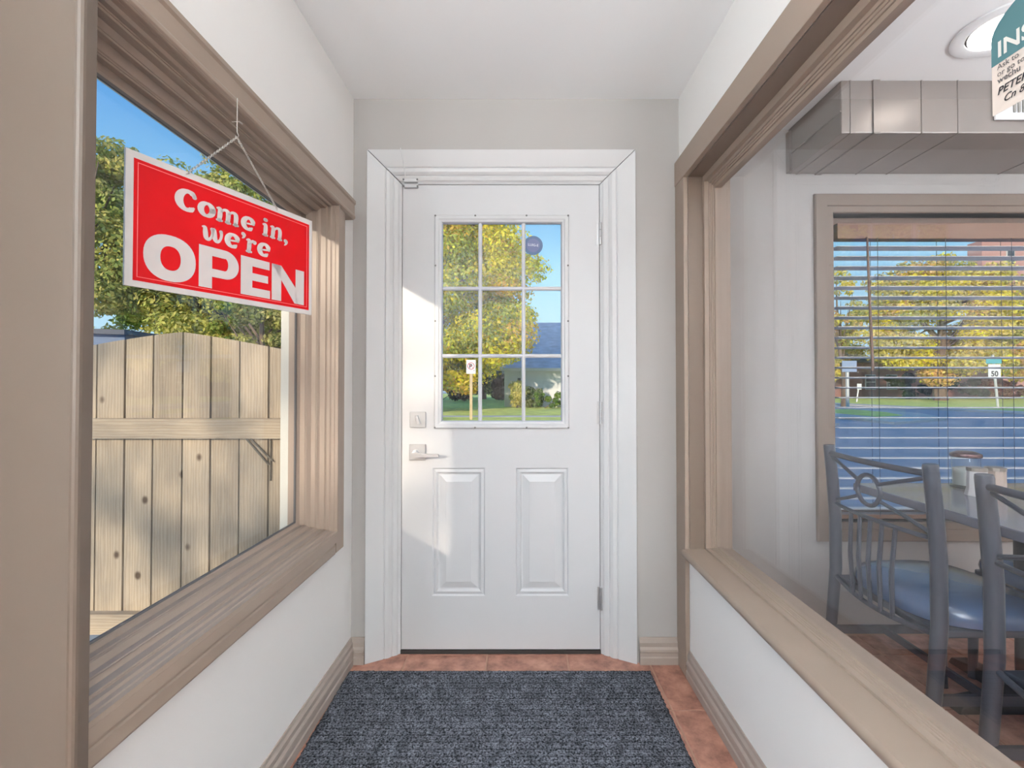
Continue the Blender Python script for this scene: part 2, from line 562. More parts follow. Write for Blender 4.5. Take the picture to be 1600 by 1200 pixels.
# partition with the interior window
PY0 = 0.42
mb = MB()
mb.box(XR, 0.86, PY0, YB, 0, 0.482)
mb.box(XR, 0.86, PY0, YB, 2.02, HC)
mb.box(XR, 0.86, 1.885, YB, 0.482, 2.02)
mb.box(XR, 0.86, PY0, PY0 + 0.09, 0.482, 2.02)
one(mb, 'wall_right', M_wall, 'white partition wall below and above the interior window', 'wall', kind='structure')

# baseboards
BASE = [(0, 0), (0.017, 0), (0.017, 0.028), (0.014, 0.033), (0.014, 0.048), (0.017, 0.053), (0.016, 0.062), (0.011, 0.072), (0.011, 0.088), (0.006, 0.098), (0.004, 0.108), (0, 0.108)]
mb = MB()
mb.prism(BASE, lambda a, z: (XR - a, 1.876 - 0.0, z), lambda a, z: (XR - a, PY0, z))
one(mb, 'baseboard_right', M_base, 'taupe moulded baseboard under the interior window', 'baseboard', kind='structure')
mb = MB(LW)
mb.prism(BASE, lambda a, z: (XL + a, YB - a, z), lambda a, z: (XL + a, 0.745, z))
one(mb, 'baseboard_left', M_base, 'taupe moulded baseboard under the left window', 'baseboard', kind='structure')
mb = MB()
mb.prism(BASE, lambda a, z: (XL + a, YB - a, z), lambda a, z: (-0.636, YB - a, z))
one(mb, 'baseboard_back_left', M_base, 'short taupe baseboard left of the entrance door', 'baseboard', kind='structure')
mb = MB()
mb.prism(BASE, lambda a, z: (0.515, YB - a, z), lambda a, z: (0.674, YB - a, z))
one(mb, 'baseboard_back_right', M_base, 'short taupe baseboard right of the entrance door', 'baseboard', kind='structure')

# ------------------------------------------------------------------ window frames by lofted profiles
def frame_loop(prof, a0, a1, b0, b1, fn, scale=(1, 1, 1, 1)):
    """rings around the rectangle; n grows outward; scale = (a0 side, a1 side, b0 side, b1 side)"""
    rings = []
    for (n, d) in prof:
        A0, A1 = a0 - n * scale[0], a1 + n * scale[1]
        B0, B1 = b0 - n * scale[2], b1 + n * scale[3]
        rings.append([fn(A0, B0, d), fn(A1, B0, d), fn(A1, B1, d), fn(A0, B1, d)])
    return rings

# ---- window_1: the big window on the left
w1 = thing('window_1', LW((XL, 1.2, 0.5)), 'large fixed window in stepped taupe frame on the left', 'window', kind='structure')
f1 = lambda a, b, d: (GX + d, a, b)
sc1 = (0.6, 1.0, 1.0, 1.5)
def w1loop(name, prof, material=M_taupe):
    return MB(LW).loops(frame_loop(prof, GY0, GY1, GZ0, GZ1, f1, sc1)).build(name, material, w1)
w1loop('sash', [(-0.004, -0.004), (-0.004, 0.004), (0.001, 0.006), (0.009, 0.012), (0.009, 0.034)])
w1loop('glazing_gasket', [(-0.007, -0.002), (-0.007, 0.003), (-0.003, 0.005)], M_gap)
w1loop('window_stop', [(0.007, 0.030), (0.011, 0.0345), (0.012, 0.037), (0.022, 0.047), (0.022, 0.068)])
w1loop('inner_moulding', [(0.020, 0.064), (0.024, 0.0685), (0.030, 0.075), (0.030, 0.094), (0.033, 0.095), (0.033, 0.097), (0.035, 0.098), (0.035, 0.109), (0.039, 0.114), (0.039, 0.125), (0.041, 0.127), (0.041, 0.138), (0.050, 0.139)])
sc1o = (0.05, 0.05, 1.0, 0.6)
MB(LW).loops(frame_loop([(-0.006, -0.004), (0.018, -0.027)], GY0, GY1, GZ0, GZ1, f1, sc1o)).build('outer_stop', M_taupe, w1)
MB(LW).loops(frame_loop([(0.018, -0.027), (0.042, -0.056), (0.07, -0.056)], GY0, GY1, GZ0, GZ1, f1, sc1o)).build('outer_frame', M_vinyl, w1)
MB(LW).box(GX - 0.004, GX, GY0 - 0.006, GY1 + 0.006, GZ0 - 0.006, GZ1 + 0.006).build('pane', M_glass, w1)
# header cap board
HD = [(0.0, 1.835), (0.036, 1.835), (0.044, 1.842), (0.044, 1.850), (0.041, 1.856), (0.041, 1.894), (0.046, 1.900), (0.046, 1.912), (0.0, 1.912)]
MB(LW).prism(HD, lambda a, z: (XL + a, 0.742, z), lambda a, z: (XL + a, 1.888, z)).build('header_cap', M_taupe, w1, bevel=0.0015)
# far side casing
MB(LW).box(XL, -0.660, 1.733, 1.806, 0.545, 1.836).build('side_casing', M_taupe, w1, bevel=0.003)
# stool nose and apron
SN = [(0, 0.543), (0.034, 0.543), (0.036, 0.549), (0.036, 0.574), (0.033, 0.578), (0.033, 0.584), (0.041, 0.588), (0.041, 0.616), (0.038, 0.620), (0, 0.620)]
MB(LW).prism(SN, lambda a, z: (XL + a, 0.742, z), lambda a, z: (XL + a, 1.728, z)).build('sill_apron', M_taupe, w1, bevel=0.0015)

# ---- taupe post closing the left wall towards the viewer
tp = thing('trim_1', (-0.76, 0.70, 0), 'wide taupe painted post in the left foreground', 'post', kind='structure')
PP = [(-0.93, 0.70), (-0.6705, 0.70), (-0.6695, 0.6985), (-0.667, 0.6985), (-0.6655, 0.7005), (-0.662, 0.702), (-0.6597, 0.705), (-0.659, 0.709), (-0.659, 0.727), (-0.93, 0.727)]
MB().prism(PP, lambda x, y: (x, y, 0), lambda x, y: (x, y, HC)).build('post_board', M_taupe_dimmed, tp)

# ---- window_2: interior window in the partition
QX = 0.80
QY0, QY1, QZ0, QZ1 = 0.53, 1.85, 0.526, 1.955
w2 = thing('window_2', (XR, 1.2, 0.5), 'wide interior window in taupe trim looking into the dining room', 'window', kind='structure')
f2 = lambda a, b, d: (QX - d, a, b)
sc2 = (0.7, 1.0, 0.62, 2.0)
def w2loop(name, prof, material=M_taupe):
    return MB().loops(frame_loop(prof, QY0, QY1, QZ0, QZ1, f2, sc2)).build(name, material, w2)
w2loop('glass_stop', [(-0.002, -0.004), (-0.002, 0.010), (0.004, 0.012), (0.004, 0.017), (0.007, 0.018), (0.007, 0.022), (0.010, 0.023), (0.010, 0.028), (0.014, 0.030), (0.014, 0.047), (0.030, 0.049)])
w2loop('jamb_lining', [(0.026, 0.045), (0.026, 0.108)], M_taupe_shaded)
w2loop('rear_stop', [(-0.002, -0.004), (-0.002, -0.014), (0.016, -0.018), (0.02, -0.06), (0.03, -0.06)])
MB().box(QX - 0.003, QX + 0.003, QY0 - 0.003, QY1 + 0.003, QZ0 - 0.003, QZ1 + 0.003).build('pane', M_glass_part, w2)
RH = [(0.0, 2.008), (0.020, 2.008), (0.020, 2.108), (0.017, 2.112), (0.0, 2.112)]
MB().prism(RH, lambda a, z: (XR - a, PY0, z), lambda a, z: (XR - a, YB, z)).build('header_casing', M_taupe, w2, bevel=0.0015)
MB().box(XR - 0.018, XR, 1.876, YB, 0, 2.008).build('side_casing', M_taupe, w2, bevel=0.003)
SP = [(0.0, 0.481), (0.026, 0.481), (0.031, 0.486), (0.033, 0.496), (0.031, 0.506), (0.026, 0.5105), (0.0, 0.5105), (-0.105, 0.512), (-0.105, 0.49)]
MB().prism(SP, lambda a, z: (XR - a, PY0 + 0.05, z), lambda a, z: (XR - a, 1.877, z)).build('sill', M_taupe, w2, smooth=True)

# ------------------------------------------------------------------ door
# splayed white casing: each board runs from the wall face to the door leaf
CO = dict(x0=-0.634, x1=0.505, z1=2.165)
CI = dict(x0=-0.503, x1=0.366, z1=2.049)
tr2 = thing('trim_2', (-0.06, YB, 0), 'splayed white mitred casing around the entrance door', 'door casing', kind='structure')
# cross profile from outer (t=0) to inner (t=1): height above the straight splay
CP = [(0.0, -0.010), (0.0, 0.006), (0.012, 0.010), (0.50, 0.010), (0.53, 0.006), (0.56, 0.010), (0.66, 0.013), (0.72, 0.010), (0.76, 0.005), (0.80, 0.008), (0.90, 0.008), (0.93, 0.003), (1.0, 0.001), (1.0, -0.02)]
def cpt(t, h, side):
    y = (YB - 0.004) + (YD - YB + 0.004) * t - h
    if side == 'l':
        return (CO['x0'] + (CI['x0'] - CO['x0']) * t, y)
    if side == 'r':
        return (CO['x1'] + (CI['x1'] - CO['x1']) * t, y)
    return (CO['z1'] + (CI['z1'] - CO['z1']) * t, y)
G = 0.0022
for side, sg in (('l', 1), ('r', -1)):
    lo, hi = [], []
    for (t, h) in CP:
        x, y = cpt(t, h, side)
        z = CO['z1'] + (CI['z1'] - CO['z1']) * t - G
        lo.append((x, y, 0.001)); hi.append((x, y, z))
    n = len(CP)
    MB().add(lo + hi, [(i, (i + 1) % n, n + (i + 1) % n, n + i) for i in range(n)] + [tuple(range(n)), tuple(range(n, 2 * n))]).build('casing_board', M_white, tr2)
lo, hi = [], []
for (t, h) in CP:
    z, y = cpt(t, h, 't')
    lo.append((CO['x0'] + (CI['x0'] - CO['x0']) * t + G, y, z)); hi.append((CO['x1'] + (CI['x1'] - CO['x1']) * t - G, y, z))
n = len(CP)
MB().add(lo + hi, [(i, (i + 1) % n, n + (i + 1) % n, n + i) for i in range(n)] + [tuple(range(n)), tuple(range(n, 2 * n))]).build('casing_board', M_white, tr2)
# frame behind the leaf, dark weatherstrip gap
mb = MB()
mb.box(-0.56, CI['x0'] + 0.004, YD + 0.006, 2.2, 0, 2.12)
mb.box(CI['x1'] - 0.004, 0.43, YD + 0.006, 2.2, 0, 2.12)
mb.box(CI['x0'] + 0.004, CI['x1'] - 0.004, YD + 0.006, 2.2, 2.046, 2.12)
mb.build('weatherstrip', M_gap, tr2)
MB().box(CI['x0'], CI['x1'], YD - 0.004, 2.2, 0.0, 0.016).build('threshold', M_dark, tr2)

dr = thing('door_1', (-0.07, YD, 0.018), 'white six foot eight entrance door with nine light window', 'door', kind='structure')
dr['label'] = 'white panelled entrance door with a nine pane window'
DX0, DX1, DZ0, DZ1 = -0.500, 0.363, 0.019, 2.046
LX0, LX1, LZ0, LZ1 = -0.335, 0.206, 1.000, 1.888     # lite opening
PAN = [(-0.367, -0.137, 0.249, 0.804), (-0.003, 0.227, 0.249, 0.804)]
th = 0.044
# slab with openings for the lite and the two panels
cuts_x = sorted({DX0, DX1, LX0, LX1, *[p[0] for p in PAN], *[p[1] for p in PAN]})
cuts_z = sorted({DZ0, DZ1, LZ0, LZ1, PAN[0][2], PAN[0][3]})
mb = MB()
def inside(x, z, r):
    return r[0] < x < r[1] and r[2] < z < r[3]
LR = (LX0, LX1, LZ0, LZ1)
for i in range(len(cuts_x) - 1):
    for j in range(len(cuts_z) - 1):
        x0, x1, z0, z1 = cuts_x[i], cuts_x[i + 1], cuts_z[j], cuts_z[j + 1]
        cx, cz = (x0 + x1) / 2, (z0 + z1) / 2
        if inside(cx, cz, LR) or any(inside(cx, cz, p) for p in PAN):
            continue
        mb.add([(x0, YD, z0), (x1, YD, z0), (x1, YD, z1), (x0, YD, z1)], [(0, 1, 2, 3)])
        mb.add([(x0, YD + th, z0), (x1, YD + th, z0), (x1, YD + th, z1), (x0, YD + th, z1)], [(3, 2, 1, 0)])
ring = lambda r, y: [(r[0], y, r[2]), (r[1], y, r[2]), (r[1], y, r[3]), (r[0], y, r[3])]
mb.loops([ring((DX0, DX1, DZ0, DZ1), YD), ring((DX0, DX1, DZ0, DZ1), YD + th)])
mb.loops([ring(LR, YD), ring(LR, YD + th)])
bmv = mb.build('door_slab', M_door, dr)
for p in PAN:
    m2 = MB()
    seq = [(0, 0), (0.006, 0.007), (0.012, 0.004), (0.018, 0.002), (0.022, 0.007), (0.026, 0.012), (0.031, 0.0125), (0.058, 0.003), (0.060, 0.002)]
    rings = [ring((p[0] + i, p[1] - i, p[2] + i, p[3] - i), YD + d) for i, d in seq]
    m2.loops(rings)
    m2.add(rings[-1], [(0, 1, 2, 3)])
    m2.build('raised_panel', M_door, dr)
# lite frame (proud of the slab)
seq = [(0.024, 0.0), (0.024, -0.006), (0.019, -0.012), (0.006, -0.012), (0.002, -0.008), (-0.006, -0.006), (-0.010, 0.004), (-0.010, 0.02)]
m2 = MB()
m2.loops([ring((LX0 - i, LX1 + i, LZ0 - i, LZ1 + i), YD + d) for i, d in seq])
lf = m2.build('lite_frame', M_door, dr)
gx = [LX0 + 0.008, -0.160, 0.031, LX1 - 0.008]
gz = [LZ0 + 0.008, 1.294, 1.591, LZ1 - 0.008]
hw = 0.0085
MUN = lambda c: [(c - hw, 0.014), (c - hw, 0.008), (c - hw + 0.005, 0.003), (c + hw - 0.005, 0.003), (c + hw, 0.008), (c + hw, 0.014)]
for x in gx[1:3]:
    MB().prism(MUN(x), lambda a, d: (a, YD + d, gz[0]), lambda a, d: (a, YD + d, gz[3])).build('muntin', M_door, dr)
for z in gz[1:3]:
    MB().prism(MUN(z), lambda a, d: (gx[0], YD + d + 0.0004, a), lambda a, d: (gx[3], YD + d + 0.0004, a)).build('muntin', M_door, dr)
for i in range(3):
    for j in range(3):
        MB().box(gx[i], gx[i + 1], YD + 0.016, YD + 0.020, gz[j], gz[j + 1]).build('pane', M_glass, dr)
sx = [-0.355, -0.180, 0.044, 0.226]
spots = [(x, LZ1 + 0.019) for x in sx] + [(x, LZ0 - 0.019) for x in sx]
spots += [(x, z) for x in (LX0 - 0.019, LX1 + 0.019) for z in (1.205, 1.445, 1.688)]
sm = MB().lathe([(0.0042, 0.0), (0.0042, -0.0015), (0.002, -0.0025)], (0, 0, 0), 10, 'y').mesh('screw')
sm.materials.append(M_screw)
for (x, z) in spots:
    place('screw', sm, (x, YD - 0.012, z), dr)
# deadbolt, lever handle
db = MB().box(-0.465, -0.396, YD - 0.010, YD, 0.981, 1.049).build('deadbolt', M_chrome, dr, bevel=0.002)
a = math.radians(16)
pts = [(-0.020, -0.006), (0.020, -0.006), (0.020, 0.006), (-0.020, 0.006)]
rot2 = lambda u, v: (-0.4285 + u * -math.sin(a) + v * math.cos(a), 1.015 + u * math.cos(a) + v * math.sin(a))
MB().prism(pts, lambda u, v: (rot2(u, v)[0], YD - 0.010, rot2(u, v)[1]), lambda u, v: (rot2(u, v)[0], YD - 0.026, rot2(u, v)[1])).build('thumb_turn', M_chrome, db, bevel=0.002)
hr = MB().box(-0.467, -0.396, YD - 0.010, YD, 0.839, 0.909).build('handle_rosette', M_chrome, dr, bevel=0.002)
mb = MB()
mb.lathe([(0.017, -0.010), (0.015, -0.022), (0.012, -0.030), (0.0115, -0.052), (0.0, -0.054)], (-0.437, YD, 0.868), 20, 'y')
LV = [(-0.450, 0.861), (-0.446, 0.877), (-0.432, 0.879), (-0.40, 0.873), (-0.334, 0.871), (-0.331, 0.868), (-0.332, 0.860), (-0.40, 0.859), (-0.44, 0.857)]
mb.prism(LV, lambda x, z: (x, YD - 0.043, z), lambda x, z: (x, YD - 0.057, z))
mb.build('lever', M_chrome, hr, smooth=True)
# hinges
for z in (1.83, 1.045, 0.24):
    h = MB().box(0.352, 0.3645, YD - 0.002, YD, z - 0.05, z + 0.05).build('hinge', M_chrome, dr)
    for k in range(3):
        MB().lathe([(0.006, 0), (0.006, 0.031)], (0.367, YD - 0.008, z - 0.049 + 0.033 * k), 12).build('knuckle', M_chrome, h, smooth=True)

# contact sensor over the door
se = thing('door_sensor', (-0.49, YD, 2.045), 'small white magnetic contact sensor at the door top corner', 'sensor')
MB().box(-0.494, -0.430, YD - 0.022, YD - 0.006, 2.052, 2.066).build('sensor_half', M_white, se, bevel=0.004)
MB().box(-0.494, -0.430, YD - 0.016, YD, 2.030, 2.046).build('magnet_half', M_white, se, bevel=0.004)
for x in (-0.492, -0.432):
    for z, y in ((2.061, YD - 0.0235), (2.034, YD - 0.0175)):
        place('screw', sm, (x, y, z), se)
MB().tube([(-0.484, 2.018, 2.066), (-0.482, 2.004, 2.085), (-0.484, 1.985, 2.12), (-0.489, 1.966, 2.15), (-0.490, 1.960, 2.168)], 0.0016, 6).build('sensor_cable', M_white, se, smooth=True)

# round sticker on the upper right pane
st = thing('sticker', (0.074, YD + 0.016, 1.784), 'round slate blue sticker on the upper right door pane', 'sticker')
MB().lathe([(0.0425, -0.0006), (0.0425, 0.0)], (0.074, YD + 0.0155, 1.784), 40, 'y').build('sticker_disc', mat('sticker_blue', lin(84, 108, 142), 0.5), st)
MB().lathe([(0.030, -0.0006), (0.030, 0.0)], (0.074, YD + 0.0147, 1.784), 40, 'y').build('sticker_centre', mat('sticker_slate', lin(112, 118, 156), 0.5), st)
v, f = text_mesh('LUIG-E', 0.0155, 0.0003)
w = max(p[0] for p in v)
MB().add([(0.074 - w / 2 + p[0], YD + 0.0138, 1.7805 + p[1] - 0.10 * (p[0] - w / 2)) for p in v], f).build('sticker_lettering', mat('sticker_text', lin(212, 218, 226), 0.5), st)

# ------------------------------------------------------------------ mat
def build_mat():
    x0, x1, y0, y1 = -0.682, 0.545, 0.30, 1.921
    nx, ny = 240, 324
    X = np.linspace(x0, x1, nx + 1)
    Y = np.linspace(y0, y1, ny + 1)
    gx_, gy_ = np.meshgrid(X, Y, indexing='ij')
    blk = (np.floor(gx_ / 0.030).astype(int) * 7 + np.floor(gy_ / 0.060).astype(int) * 13) % 5
    z = 0.0075 + 0.0009 * np.sin(gy_ * 2 * math.pi / 0.015) * (0.5 + 0.25 * blk) + RNG.normal(0, 0.0006, gx_.shape)
    edge = np.minimum.reduce([gx_ - x0, x1 - gx_, gy_ - y0, y1 - gy_])
    z *= np.clip(edge / 0.012, 0.08, 1)
    gx2 = gx_ + np.where((edge < 1e-6), RNG.normal(0, 0.0012, gx_.shape), 0)
    gy2 = gy_ + np.where((edge < 1e-6), RNG.normal(0, 0.0014, gx_.shape), 0)
    vs = np.stack([gx2, gy2, z], -1).reshape(-1, 3)
    idx = np.arange((nx + 1) * (ny + 1)).reshape(nx + 1, ny + 1)
    fs = np.stack([idx[:-1, :-1], idx[1:, :-1], idx[1:, 1:], idx[:-1, 1:]], -1).reshape(-1, 4)
    me = bpy.data.meshes.new('door_mat')
    me.from_pydata(vs.tolist(), [], fs.tolist())
    me.materials.append(M_mat)
    o = bpy.data.objects.new('door_mat', me)
    COL.objects.link(o)
    tag(o, 'charcoal ribbed carpet mat on the tiles before the door', 'mat')
build_mat()

# ------------------------------------------------------------------ OPEN sign
SW, SH = 0.445, 0.26
S0 = Vector((-0.736, 0.874, 1.3535))
SU = Vector((0.171, 0.411, 0.005)).normalized()
SN_ = Vector((SU.y, -SU.x, 0)).normalized()          # towards the viewer
SUP = Vector((0, 0, 1))
def SG(u, w_, d=0.0):
    return S0 + SU * u + SUP * w_ + SN_ * d
og = thing('open_sign', SG(SW / 2, 0), 'red and white come in open sign hanging in the left window', 'sign')
def sbox(u0, u1, w0, w1, d0, d1):
    mb = MB()
    vs = [SG(u, w_, d) for d in (d0, d1) for w_ in (w0, w1) for u in (u0, u1)]
    return mb.add(vs, [(0, 2, 3, 1), (4, 5, 7, 6), (0, 1, 5, 4), (2, 6, 7, 3), (0, 4, 6, 2), (1, 3, 7, 5)])
sbox(0, SW, 0, SH, -0.005, 0).build('sign_board', M_sign_white, og)
sbox(0.0135, SW - 0.010, 0.012, SH - 0.0135, 0, 0.0004).build('red_field', M_red, og)
mb = MB()
for (u0, u1, w0, w1) in ((0.020, SW - 0.017, 0.019, 0.0202), (0.020, SW - 0.017, SH - 0.0212, SH - 0.020), (0.020, 0.0212, 0.019, SH - 0.020), (SW - 0.0182, SW - 0.017, 0.019, SH - 0.020)):
    s_ = sbox(u0, u1, w0, w1, 0.0003, 0.0007)
    mb.add(s_.v, s_.f)
mb.build('border_line', mat('sign_pink', lin(226, 120, 120), 0.4), og)

def flat(outline_pairs):
    """list of quads strips in (u,w) -> mesh just proud of the red field"""
    mb = MB()
    for poly in outline_pairs:
        n = len(poly)
        mb.add([SG(u, w_, 0.0011) for u, w_ in poly], [tuple(range(n))])
    return mb
def ring_quads(cx, cy, ro, ri, n=40, a0=0.0, a1=2 * math.pi, po=2.0):
    out = []
    for k in range(n):
        q = []
        for (r, an) in ((ro, a0 + (a1 - a0) * k / n), (ro, a0 + (a1 - a0) * (k + 1) / n), (ri, a0 + (a1 - a0) * (k + 1) / n), (ri, a0 + (a1 - a0) * k / n)):
            c_, s_ = math.cos(an), math.sin(an)
            c2 = math.copysign(abs(c_) ** (2 / po), c_)
            s2 = math.copysign(abs(s_) ** (2 / po), s_)
            q.append((cx + r[0] * c2, cy + r[1] * s2))
        out.append(q)
    return out
B0, B1 = 0.023, 0.114
M_letter = mat('sign_letter', lin(206, 198, 196), 0.4, var=0.02, scale=30)
bh = B1 - B0
# O
flat(ring_quads(0.0805, (B0 + B1) / 2, (0.0500, bh / 2 + 0.0015), (0.0195, bh / 2 - 0.021), po=2.25)).build('letter_o', M_letter, og)
# P
q = [[(0.137, B0), (0.166, B0), (0.166, B1), (0.137, B1)], [(0.166, B1 - 0.019), (0.196, B1 - 0.019), (0.196, B1), (0.166, B1)], [(0.166, B0 + 0.026), (0.196, B0 + 0.026), (0.196, B0 + 0.044), (0.166, B0 + 0.044)]]
q += ring_quads(0.196, (B1 + B0 + 0.026) / 2, (0.033, (B1 - B0 - 0.026) / 2), (0.007, 0.0141), 20, -math.pi / 2, math.pi / 2)
flat(q).build('letter_p', M_letter, og)
# E
e0, e1 = 0.234, 0.313
flat([[(e0, B0), (e0 + 0.030, B0), (e0 + 0.030, B1), (e0, B1)], [(e0 + 0.03, B0), (e1, B0), (e1, B0 + 0.020), (e0 + 0.03, B0 + 0.020)], [(e0 + 0.03, B1 - 0.020), (e1 - 0.002, B1 - 0.020), (e1 - 0.002, B1), (e0 + 0.03, B1)], [(e0 + 0.03, B0 + 0.037), (e1 - 0.006, B0 + 0.037), (e1 - 0.006, B0 + 0.055), (e0 + 0.03, B0 + 0.055)]]).build('letter_e', M_letter, og)
# N
n0, n1 = 0.3175, 0.418
flat([[(n0, B0), (n0 + 0.028, B0), (n0 + 0.028, B1), (n0, B1)], [(n1 - 0.028, B0), (n1, B0), (n1, B1), (n1 - 0.028, B1)], [(n0 + 0.028, B1), (n0 + 0.0, B1), (n1 - 0.031, B0), (n1 - 0.02, B0), (n1 - 0.028, B0 + 0.042)]]).build('letter_n', M_letter, og)

# soft bold serif lettering of the two upper lines, drawn as strokes of changing width
def stroke(pts, ws, sub=6):
    P = [Vector((p[0], p[1])) for p in pts]
    n = len(P)
    pp, ww = [], []
    for i in range(n - 1):
        p0, p1, p2, p3 = P[max(0, i - 1)], P[i], P[i + 1], P[min(n - 1, i + 2)]
        for k in range(sub):
            t = k / sub
            pp.append(0.5 * ((2 * p1) + (p2 - p0) * t + (2 * p0 - 5 * p1 + 4 * p2 - p3) * t * t + (3 * p1 - p0 - 3 * p2 + p3) * t ** 3))
            ww.append(ws[i] + (ws[i + 1] - ws[i]) * t)
    pp.append(P[-1]); ww.append(ws[-1])
    out = []
    L, R = [], []
    for i in range(len(pp)):
        t = (pp[min(i + 1, len(pp) - 1)] - pp[max(i - 1, 0)]).normalized()
        nn = Vector((-t.y, t.x))
        L.append(pp[i] + nn * ww[i]); R.append(pp[i] - nn * ww[i])
    for i in range(len(pp) - 1):
        out.append([tuple(L[i]), tuple(L[i + 1]), tuple(R[i + 1]), tuple(R[i])])
    for e in (0, -1):
        c_, r_ = pp[e], ww[e]
        out.append([(c_.x + r_ * math.cos(2 * math.pi * k / 14), c_.y + r_ * math.sin(2 * math.pi * k / 14)) for k in range(14)])
    return out
# glyphs on a unit x-height; (strokes, advance)
def arc(cx, cy, rx, ry, a0, a1, n=9):
    return [(cx + rx * math.cos(math.radians(a0 + (a1 - a0) * k / n)), cy + ry * math.sin(math.radians(a0 + (a1 - a0) * k / n))) for k in range(n + 1)]
def thick(pts, lo, hi, cx):
    m_ = max(abs(p[0] - cx) for p in pts) or 1
    return [lo + (hi - lo) * (abs(p[0] - cx) / m_) for p in pts]
def gly(ch):
    if ch == 'C':
        p = arc(0.60, 0.66, 0.44, 0.58, 42, 318, 14)
        return [(p, [0.10] + [0.11 + 0.11 * abs(math.cos(math.radians(42 + 276 * k / 14))) for k in range(1, 14)] + [0.07]), ([(0.94, 0.98), (0.93, 1.10)], [0.12, 0.09])], 1.16
    if ch == 'o':
        p = arc(0.47, 0.5, 0.33, 0.40, 0, 360, 16)
        return [(p, [0.095 + 0.085 * abs(math.cos(2 * math.pi * k / 16)) for k in range(17)])], 1.0
    if ch == 'e':
        p = arc(0.47, 0.5, 0.32, 0.40, -38, -352, 14)
        return [(p, [0.055] + [0.095 + 0.085 * abs(math.cos(math.radians(38 + 314 * k / 14))) for k in range(1, 14)] + [0.10]), ([(0.30, 0.48), (0.78, 0.54)], [0.06, 0.06])], 0.96
    if ch == 'm':
        s = [([(0.06, 0.86), (0.20, 0.84), (0.22, 0.50), (0.20, 0.10)], [0.07, 0.13, 0.145, 0.13]), ([(0.08, 0.08), (0.34, 0.08)], [0.075, 0.075])]
        for x in (0.22, 0.70):
            s += [([(x + 0.05, 0.66), (x + 0.22, 0.86), (x + 0.42, 0.84), (x + 0.49, 0.62), (x + 0.48, 0.10)], [0.06, 0.085, 0.13, 0.145, 0.13]), ([(x + 0.38, 0.08), (x + 0.62, 0.08)], [0.075, 0.075])]
        return s, 1.52
    if ch == 'n':
        s = [([(0.06, 0.86), (0.20, 0.84), (0.22, 0.50), (0.20, 0.10)], [0.07, 0.13, 0.145, 0.13]), ([(0.08, 0.08), (0.34, 0.08)], [0.075, 0.075])]
        x = 0.24
        s += [([(x + 0.05, 0.66), (x + 0.22, 0.86), (x + 0.42, 0.84), (x + 0.49, 0.62), (x + 0.48, 0.10)], [0.06, 0.085, 0.13, 0.145, 0.13]), ([(x + 0.38, 0.08), (x + 0.62, 0.08)], [0.075, 0.075])]
        return s, 1.04
    if ch == 'i':
        return [([(0.06, 0.84), (0.20, 0.82), (0.22, 0.50), (0.21, 0.10)], [0.08, 0.13, 0.15, 0.13]), ([(0.08, 0.08), (0.36, 0.08)], [0.075, 0.075]), ([(0.16, 1.20), (0.20, 1.20)], [0.14, 0.14])], 0.54
    if ch == 'r':
        return [([(0.06, 0.86), (0.20, 0.84), (0.22, 0.50), (0.20, 0.10)], [0.07, 0.13, 0.145, 0.13]), ([(0.08, 0.08), (0.36, 0.08)], [0.075, 0.075]), ([(0.26, 0.62), (0.40, 0.84), (0.56, 0.80)], [0.06, 0.09, 0.14])], 0.78
    if ch == 'w':
        s = []
        for x in (0.0, 0.52):
            s += [([(x + 0.04, 0.86), (x + 0.16, 0.84), (x + 0.20, 0.55), (x + 0.26, 0.24), (x + 0.40, 0.14), (x + 0.54, 0.30), (x + 0.60, 0.60), (x + 0.56, 0.84)], [0.06, 0.11, 0.145, 0.14, 0.10, 0.075, 0.085, 0.11])]
        return s, 1.34
    if ch == ',':
        return [([(0.14, 0.12), (0.20, 0.06), (0.18, -0.10), (0.08, -0.22)], [0.14, 0.13, 0.08, 0.03])], 0.4
    if ch == "'":
        return [([(0.14, 1.18), (0.20, 1.12), (0.18, 0.98), (0.10, 0.88)], [0.13, 0.12, 0.08, 0.03])], 0.36
    return [], 0.46
def letter_line(s, u0, u1, base, xh, slant=0.10):
    tot = sum(gly(c)[1] for c in s)
    k = (u1 - u0) / tot
    x = u0
    for c in s:
        strokes, adv = gly(c)
        polys = []
        for pts, ws in strokes:
            for poly in stroke(pts, ws):
                polys.append([(x + px * k + slant * py * xh * 0.6, base + py * xh) for px, py in poly])
        if polys:
            flat(polys).build('letter_' + {'C': 'c', ',': 'comma', "'": 'apostrophe'}.get(c, c), M_letter, og)
        x += adv * k
letter_line('Come in,', 0.197 * SW, 0.826 * SW, 0.1765, 0.0335)
letter_line("we're", 0.318 * SW, 0.705 * SW, 0.1245, 0.0345)
# chain and hook
apex = SG(SW / 2, 0) + Vector((0, 0, 1.742 - SG(SW / 2, 0).z))
def chain(name, a_, b_):
    a_, b_ = Vector(a_), Vector(b_)
    L_ = (b_ - a_).length
    n_ = int(L_ / 0.0048)
    mb = MB()
    for i in range(n_):
        c_ = a_ + (b_ - a_) * ((i + 0.5) / n_)
        t_ = (b_ - a_).normalized()
        u_ = t_.cross(Vector((0, 0, 1)))
        u_ = u_.normalized() if u_.length > 1e-3 else Vector((1, 0, 0))
        v_ = t_.cross(u_)
        s_ = u_ if i % 2 else v_
        mb.tube([c_ + t_ * 0.0036 * math.cos(q_) + s_ * 0.0021 * math.sin(q_) for q_ in [2 * math.pi * k / 8 for k in range(9)]], 0.00085, 4, cap=False)
    mb.build(name, M_steel, og)
for t_ in (0.247, 0.747):
    chain('chain', apex, SG(SW * t_, SH - 0.006, 0.001))
mb = MB()
